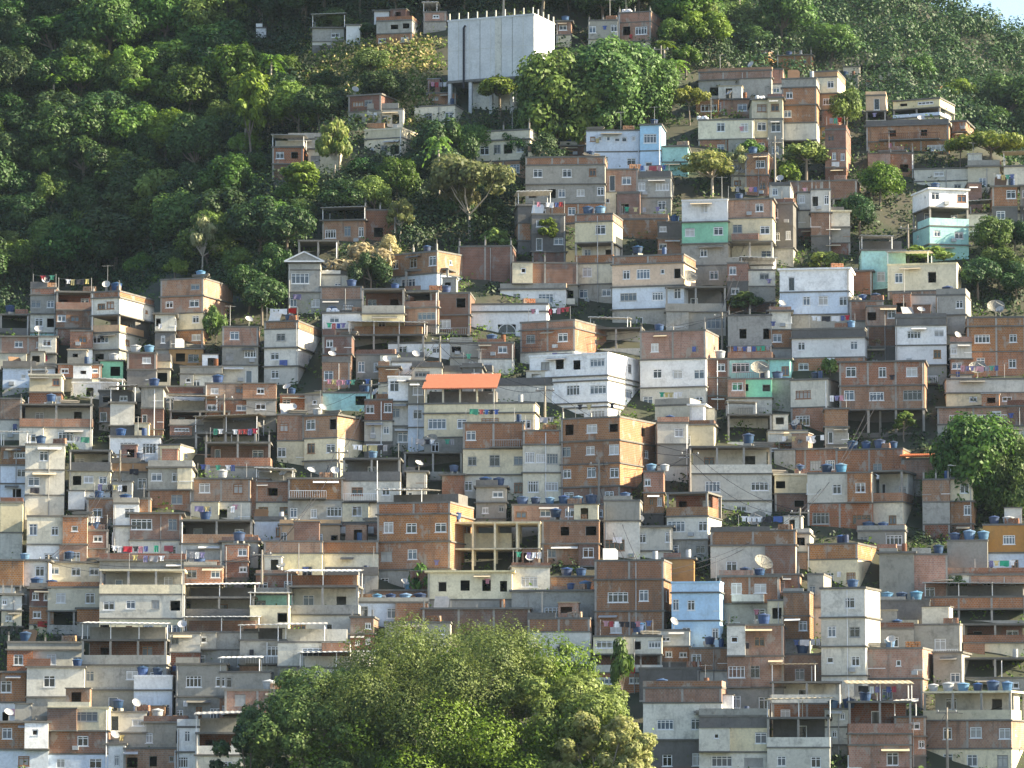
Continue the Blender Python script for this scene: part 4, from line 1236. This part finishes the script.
# trees one can tell apart
at(468, 240, 100, UM, 'wide open-crowned tree with pale forked limbs above the brick roofs', 88)
at(458, 238, 46, OL, 'brownish leafy tree beside the pale-limbed open tree', 72, dy=2)
at(200, 288, 46, PALE, 'sparse pale tree standing over the four-storey brick house', 76)
at(175, 292, 30, BR, 'small bright round tree beside the four-storey brick house', 34)
at(222, 215, 44, BR, 'bright feathery tree on the dark forest slope beneath the tall palms', 40)
at(250, 178, 40, TALL, 'tall bright green tree hung with vines at the forest edge', 118)
at(268, 140, 34, PALM, 'tall palm at the edge of the dark forest', 60, name='palm_tree', cat='palm')
at(246, 168, 36, PALM, 'stout pale-trunked palm above the hillside grass', 60, name='palm_tree', cat='palm')
at(125, 205, 66, BR, 'large sunlit bright tree alone on the dark slope', 52)
at(80, 98, 44, TALL, 'sunlit tree with pale limbs in the upper forest', 62)
at(108, 95, 40, BR, 'bright yellow-green tree hung with creepers in the upper forest', 42)
at(140, 118, 60, BR, 'bright spreading tree in the middle of the forest', 40)
at(180, 85, 60, BR, 'bright broad tree high in the forest', 46)
at(210, 40, 26, TALL, 'narrow sunlit tree at the top of the forest', 50)
at(300, 212, 40, TALL, 'vine-covered bright tree left of the half-hidden houses', 56)
at(334, 190, 38, OL, 'bushy olive tree hiding the low brick hut', 78)
at(340, 178, 26, BR, 'small bright tree among the half-hidden brick huts', 40, dy=-3)
at(400, 246, 32, OL, 'thin tree beside the upper brick house', 52)
at(545, 262, 30, TALL, 'slim bright tree beside the broad grey house with brick parapet', 50)
at(498, 252, 34, BUSH, 'bright round bush under the pale-limbed tree', 26, cat='bush', name='bush')
at(362, 288, 62, STRAW, 'dry straw-coloured shrub spilling down sunlit rocks', 50, cat='shrub', name='shrub')
at(385, 262, 30, STRAW, 'small dry shrub by the upper brick house', 30, cat='shrub', name='shrub')
at(445, 180, 60, FK[0], 'dark tree below the pale green-cream hillside house', 66)
at(425, 168, 30, BR, 'small sunlit tree before the pale green-cream hillside house', 34)
at(500, 118, 50, BR, 'pale sunlit tree at the foot of the white block', 42)
at(556, 152, 96, DENSED, 'dense glossy tree under the white windowless block', 104)
at(612, 140, 104, DENSE, 'huge dense glossy tree above the long lilac blue house', 102)
at(648, 128, 64, DENSE, 'dense tree at the edge of the glossy grove beside the palms', 76)
at(545, 190, 50, FK[2], 'dark tree behind the turquoise-topped corner house', 60)
at(664, 76, 30, PALM, 'young palm above the glossy grove', 40, name='palm_tree', cat='palm')
at(676, 98, 30, PALM, 'leaning palm beside the slim pole', 44, name='palm_tree', cat='palm')
at(686, 80, 34, BR, 'small round tree behind the leftmost upper houses', 34)
at(690, 125, 40, YL, 'yellowing shrub beside the pole and upper brick houses', 38)
at(694, 40, 70, FK[1], 'dark rounded tree on the ridge above the palms', 60)
at(735, 50, 56, FK[3], 'broad ridge tree with pale vines', 50)
at(712, 196, 62, OL, 'pale brown half-bare tree in front of the turquoise annex', 50)
at(738, 190, 30, PALE, 'bare-limbed pale tree beside the brick tower house', 48)
at(750, 160, 30, BUSHD, 'round green bush on the terrace beside the brick tower house', 20, cat='bush', name='bush')
at(846, 138, 38, FK[1], 'leafy tree squeezed between the sunlit stack house and pink terrace', 52)
at(806, 184, 56, BR, 'light green tree below the tall brick house on open stilts', 42)
at(785, 190, 36, BUSHD, 'low bush at the foot of the tall pole', 30, cat='bush', name='bush')
at(880, 210, 48, FK[3], 'dark leafy tree below the brick pavilion', 48)
at(860, 240, 50, FK[0], 'shadowed tree beside the turquoise-and-white house', 50)
at(990, 178, 72, YL, 'flat-topped yellow-green tree by the right edge of the slope', 48)
at(960, 172, 36, YL, 'smaller yellow-green tree beside the flat-topped one', 36)
at(996, 140, 56, FK[5], 'dark green tree behind the flat-topped yellow-green tree', 34)
at(976, 518, 92, DENSED, 'big dark round tree between houses on the right slope', 108)
at(1012, 522, 64, DENSE, 'dense dark tree touching the right edge of the picture', 88)
at(945, 520, 48, DENSE, 'lower dark tree leaning over the orange-tiled cottage', 54)
at(905, 442, 22, TALL, 'slim bright bush-like tree below the raised brick house', 34)
at(420, 600, 28, BUSHD, 'dark bush in the corner of the big brick block', 36, cat='bush', name='bush')
at(958, 600, 30, BUSHD, 'dark bush between two grey houses on the right slope', 30, cat='bush', name='bush')
at(820, 272, 40, BUSH, 'leafy roof shrub behind the white four-window house', 22, cat='bush', name='bush')
at(930, 264, 54, BUSH, 'bright bushes above the yellow-walled house', 20, cat='bush', name='bush')
at(745, 314, 40, BUSHD, 'small overgrown bush on the open concrete terrace', 22, cat='bush', name='bush')
at(832, 376, 22, BUSH, 'small bush against the blackened white house', 20, cat='bush', name='bush')
at(872, 352, 26, STRAW, 'pale dry shrub beside the blackened white house', 18, cat='shrub', name='shrub')
at(215, 345, 26, BUSHD, 'dark bush at the foot of the four-storey brick house', 40, cat='bush', name='bush')
at(262, 325, 50, FK[0], 'dark tree between the brick tower and the gabled house', 52)
at(275, 300, 40, FK[2], 'dark tree behind the gabled grey house', 60)
at(370, 300, 40, FK[0], 'dark tree in the shaded gully beside the sunlit brick house', 52)
at(248, 312, 44, FK[6], 'dark low tree next to the four-storey brick house', 50)
at(72, 470, 26, BUSHD, 'dark bush between the pale houses on the shaded slope', 26, cat='bush', name='bush')
for i, (px, row) in enumerate([(978, 300), (1000, 290), (1018, 305), (992, 262), (1014, 262)]): at(px, row, 46, FK[i % 4], 'dark tree in the shaded grove under the right-hand huts', 46, group='dark grove on the right of the slope')

# ------------------------------------------------------------------ big foreground trees
def bigtree(px, row_top, wpx, y, Rz, nl, nleaf, size, mat, lab, seed, hfrac=None, mat2=None, lobk=1.0, bark='bark'):
    s = FPX / y; Rx = wpx / s / 2; top = pt(px, row_top, y); base = hgt(top.x, y)
    Hc = top.z - base - Rz; rg = random.Random(seed); lob = []
    for k in range(nl):
        t = rg.uniform(0, 2 * math.pi); u = rg.uniform(-.7, 1); q = math.sqrt(max(0, 1 - u * u)); f = rg.uniform(.72, 1.0); r = rg.uniform(.09, .19) * Rx * lobk
        lob.append((Rx * q * f * math.cos(t) * .90, Rx * .75 * q * f * math.sin(t) * .9, (Rz) * u * f * .90, r))
    e = empty('tree', (top.x, y, base))
    if mat2:
        hi_ = [l for l in lob if l[2] > Rz * rg.uniform(.15, .75) and l[0] < Rx * rg.uniform(.2, .7)]; lo_ = [l for l in lob if l not in hi_]
        fr_ = sum(l[3] ** 2 for l in hi_) / sum(l[3] ** 2 for l in lob)
        o = link('crown', leafmesh('crown', rg, lo_, int(nleaf * (1 - fr_)), size, mat, .85), e, (0, 0, Hc))
        o = link('sun_tinted_top', leafmesh('sun_tinted_top', rg, hi_, int(nleaf * fr_), size * .8, mat2, .85), e, (0, 0, Hc)); o['label'] = 'crown top tinted yellow-green for sunlight'  # yellower leaf colour paints sunlight onto the upper lobes
    else: link('crown', leafmesh('crown', rg, lob, nleaf, size, mat, .85), e, (0, 0, Hc))
    link('trunk', trunkmesh(rg, Hc, Rx, Rz, lob, .55 if Rx > 6 else .3, bark, 16), e)
    tag(e, lab, 'tree'); return e
bigtree(458, 604, 395, 372, 17, 230, 300000, .25, 'leaf_bright', 'huge spreading tree in front of the lowest houses', 5, mat2='leaf_yellow')
bigtree(318, 650, 220, 369, 13.0, 100, 90000, .28, 'leaf_mid', 'shaded dark tree at the lower edge, left of the huge spreading tree', 6)
bigtree(552, 642, 205, 368, 14.0, 120, 120000, .26, 'leaf_bright', 'bright green tree merging into the right of the huge spreading tree', 7)
bigtree(606, 706, 120, 362, 6.5, 80, 26000, .30, 'leaf_pale', 'pale flowering tree with visible white limbs at the lower edge', 8, lobk=.9, bark='bark_pale')
bigtree(250, 706, 110, 366, 7.0, 40, 12000, .33, 'leaf_dark', 'dark low tree at the lower edge before the canopied houses', 9)
at(622, 700, 30, BUSHD, 'small tree beside the white laundry terrace near the big tree', 60, dy=-4)

# ------------------------------------------------------------------ the forest on the slope, tree by tree
boxes = [I['box'] for I in HOUSE if not I['filler']] + [(447, 10, 557, 90)]
vr = random.Random(99); nfst = 0
def blocked(px, row, w_, h_):
    a, b, c, d = px - w_ / 2 * .8, row - h_, px + w_ / 2 * .8, row - h_ * .15
    for (x0, y0, x1, y1) in boxes:
        ix = min(c, x1) - max(a, x0); iy = min(d, y1) - max(b, y0)
        if ix > 3 and iy > 4 and y1 < row + 3: return True
    return False
def inforest(px, row):
    if px < 290 and row < 322 - 0: 
        return row < interp([(0, 318), (25, 292), (240, 290), (290, 300)], px)
    if px < 400: return row < interp([(290, 262), (322, 222), (400, 245)], px)
    if px < 530: return row < 246
    if px < 700: return row < 66 or (px < 610 and row < 130)
    if px < 1024: return row < interp([(700, 68), (780, 66), (860, 76), (900, 92), (960, 118), (1024, 150)], px)
    return False
ZONE = {}
def zone(px, row):
    if px < 130: a = 'far left'
    elif px < 290: a = 'left'
    elif px < 450: a = 'left centre'
    elif px < 700: a = 'centre'
    else: a = 'right'
    b = 'top' if row < 90 else 'middle' if row < 200 else 'lower part'
    return a, b
grass_box = [(300, 44, 425, 118)]
for row in range(-2, 330, 19):
    off = vr.uniform(0, 20); x = -30 + off
    while x < 1060:
        px = x + vr.uniform(-7, 7); r = row + vr.uniform(-6, 6); x += vr.uniform(29, 42)
        pc = min(1023, max(0, px))
        if not inforest(pc, r) or nfst >= 236: continue
        if 296 < px < 425 and 46 < r < 118 and vr.random() < .85: continue
        if px > 690: 
            if r < interp([(690, 4), (760, 14), (830, 55), (900, 82), (1024, 118)], px): continue
        wd = vr.uniform(34, 76); ht = wd * vr.uniform(.75, 1.15)
        if pc > 420 and pc < 575 and r - ht < 100 and r < 120 and pc + wd / 2 > 447 and r > 30: continue
        if blocked(px, r, wd, ht):
            wd *= .6; ht *= .5
            if blocked(px, r, wd, ht): continue
        lit = vr.random()
        if 415 < px < 520 and 130 < r < 250 and vr.random() < .6: continue
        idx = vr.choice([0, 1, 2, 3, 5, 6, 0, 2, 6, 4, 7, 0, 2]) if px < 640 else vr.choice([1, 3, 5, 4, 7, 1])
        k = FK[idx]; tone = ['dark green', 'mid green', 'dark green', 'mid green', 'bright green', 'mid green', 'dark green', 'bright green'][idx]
        size = 'large' if wd > 52 else 'medium' if wd > 42 else 'small'
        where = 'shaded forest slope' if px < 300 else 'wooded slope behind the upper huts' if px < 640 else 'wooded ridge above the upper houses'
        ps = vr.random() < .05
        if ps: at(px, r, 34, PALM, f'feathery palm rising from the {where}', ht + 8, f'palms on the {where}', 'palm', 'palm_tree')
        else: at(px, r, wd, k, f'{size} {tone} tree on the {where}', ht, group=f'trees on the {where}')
        nfst += 1
print('FOREST', nfst)

# ------------------------------------------------------------------ undergrowth (uncountable) and far wood
def scatter(name, n, region, size, mat, kind_label, grow=.6, seed=1, ymin=388.0, jit=.35):
    np_r = np.random.RandomState(seed); rr = random.Random(seed); pts = []
    tries = 0
    while len(pts) < n and tries < n * 6:
        tries += 1; p = region(rr)
        if p is None: continue
        x, y, k = p
        z = hgt(x, y); cnt = k
        for _ in range(cnt): pts.append((x + rr.gauss(0, grow), y + rr.gauss(0, grow), z + abs(rr.gauss(0, grow * .9))))
    P = np.array(pts); n = len(P); nr = np_r.normal(size=(n, 3)) * .6 + np.array([0, -.3, .7]); nr /= np.linalg.norm(nr, axis=1)[:, None]
    a = np.cross(nr, np_r.normal(size=(n, 3))); a /= np.linalg.norm(a, axis=1)[:, None]; b = np.cross(nr, a); sz = size * np_r.uniform(.6, 1.4, n)[:, None]
    v = np.stack([P - a * sz * .6, P - b * sz * .35, P + a * sz * .6, P + b * sz * .35], 1).reshape(-1, 3)
    me = bpy.data.meshes.new(name); me.vertices.add(4 * n); me.vertices.foreach_set('co', v.ravel().astype(np.float32)); me.loops.add(4 * n)
    me.loops.foreach_set('vertex_index', np.arange(4 * n, dtype=np.int32)); me.polygons.add(n); me.polygons.foreach_set('loop_start', np.arange(0, 4 * n, 4, dtype=np.int32))
    me.materials.append(M[mat]); me.update(calc_edges=True); me.validate(); o = link(name, me); tag(o, kind_label, name.replace('_', ' '), kind='stuff'); return o
def reg_forest(rr):
    x = rr.uniform(-85, 95); y = rr.uniform(480, 625)
    if x > -60 and y < 520 and x < 60: return None
    if x < -60 and y < 486: return None
    return x, y, 22
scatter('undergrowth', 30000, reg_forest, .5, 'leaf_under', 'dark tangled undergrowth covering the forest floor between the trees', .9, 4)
def reg_gap(rr): return rr.uniform(-75, 90), rr.uniform(378, 585), 26
scatter('weeds', 120000, reg_gap, .3, 'leaf_mid', 'weeds growing in the gaps between the houses', .55, 5)
GP = [hit(px, row) for px in range(300, 430, 9) for row in range(48, 120, 7)]
def reg_grass(rr):
    p = rr.choice(GP); return p.x + rr.gauss(0, 1.0), p.y + rr.gauss(0, 1.2), 14
scatter('tall_grass', 16000, reg_grass, .38, 'straw', 'sunlit straw-coloured grass on the open slope beneath the highest huts', .55, 6)
scatter('ground_cover', 16000, reg_grass, .42, 'leaf_bright', 'low green scrub on the grassy slope beneath the highest huts', .6, 7)
def reg_far(rr):
    x = rr.uniform(0, 145); y = rr.uniform(640, 792)
    return x, y, 40
def jungle():
    rg = random.Random(18); lob = []
    n = 0
    while n < 2600:
        px = rg.uniform(-30, 1060); row = rg.uniform(-20, 330); pc = min(1023, max(0, px))
        if not inforest(pc, row - 3): continue
        if 300 < px < 425 and 50 < row < 116: continue
        if 425 < px < 565 and 20 < row < 125: continue
        if px > 690 and row < interp([(690, 4), (760, 14), (830, 55), (900, 82), (1024, 118)], px): continue
        if any(x0 - 8 < px < x1 + 8 and y0 < row < y1 + 10 for (x0, y0, x1, y1) in boxes): continue
        p = hit(px, row); r = rg.uniform(1.2, 2.9); lob.append((p.x, p.y, p.z + r * rg.uniform(.2, .6), r)); n += 1
    m_ = 0
    for _ in range(40000):
        if m_ > 900: break
        px = rg.uniform(0, 1024); row = rg.uniform(100, 768)
        if cov0[min(191, int(row / 4)), min(255, int(px / 4))]: continue
        if row < interp(TOPLINE, px) - 4 or (215 < px < 662 and row > 655): continue
        p = hit(px, row); r = rg.uniform(.5, 1.25); lob.append((p.x, p.y, p.z + r * .3, r)); m_ += 1
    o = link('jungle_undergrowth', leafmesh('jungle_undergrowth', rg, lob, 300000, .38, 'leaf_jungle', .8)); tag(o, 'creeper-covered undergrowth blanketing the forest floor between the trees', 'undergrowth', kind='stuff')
jungle()
def farwood():
    rg = random.Random(8); P = []
    lob = []
    for _ in range(2300):
        x = rg.uniform(10, 150); y = rg.uniform(628, 800); z = hgt(x, y); r = rg.uniform(1.8, 3.8)
        if y > 792 and z < 100: continue
        lob.append((x, y, z + r * .7 + rg.uniform(0, 1.5), r))
    o = link('distant_wood', leafmesh('distant_wood', rg, lob, 330000, .58, 'leaf_dark', .8)); tag(o, 'hazy wooded hill rising behind the ridge up to the sky', 'wood', kind='stuff')
farwood()

# ------------------------------------------------------------------ air
if HAZE > 0:
    mb = MB(); mb.box(-3050, 3050, -3050, 3050, -170, 262)
    me = bpy.data.meshes.new('haze'); me.from_pydata(mb.v, [], mb.f)
    m = bpy.data.materials.new('haze'); m.use_nodes = True; n_ = m.node_tree; n_.nodes.clear(); out = n_.nodes.new('ShaderNodeOutputMaterial'); pv = n_.nodes.new('ShaderNodeVolumePrincipled')
    pv.inputs['Color'].default_value = (.62, .80, 1.0, 1); pv.inputs['Density'].default_value = HAZE; pv.inputs['Anisotropy'].default_value = .1
    n_.links.new(pv.outputs[0], out.inputs['Volume']); me.materials.append(m); o = link('haze', me); o['kind'] = 'stuff'; o['label'] = 'thin bluish morning haze over the hillside'
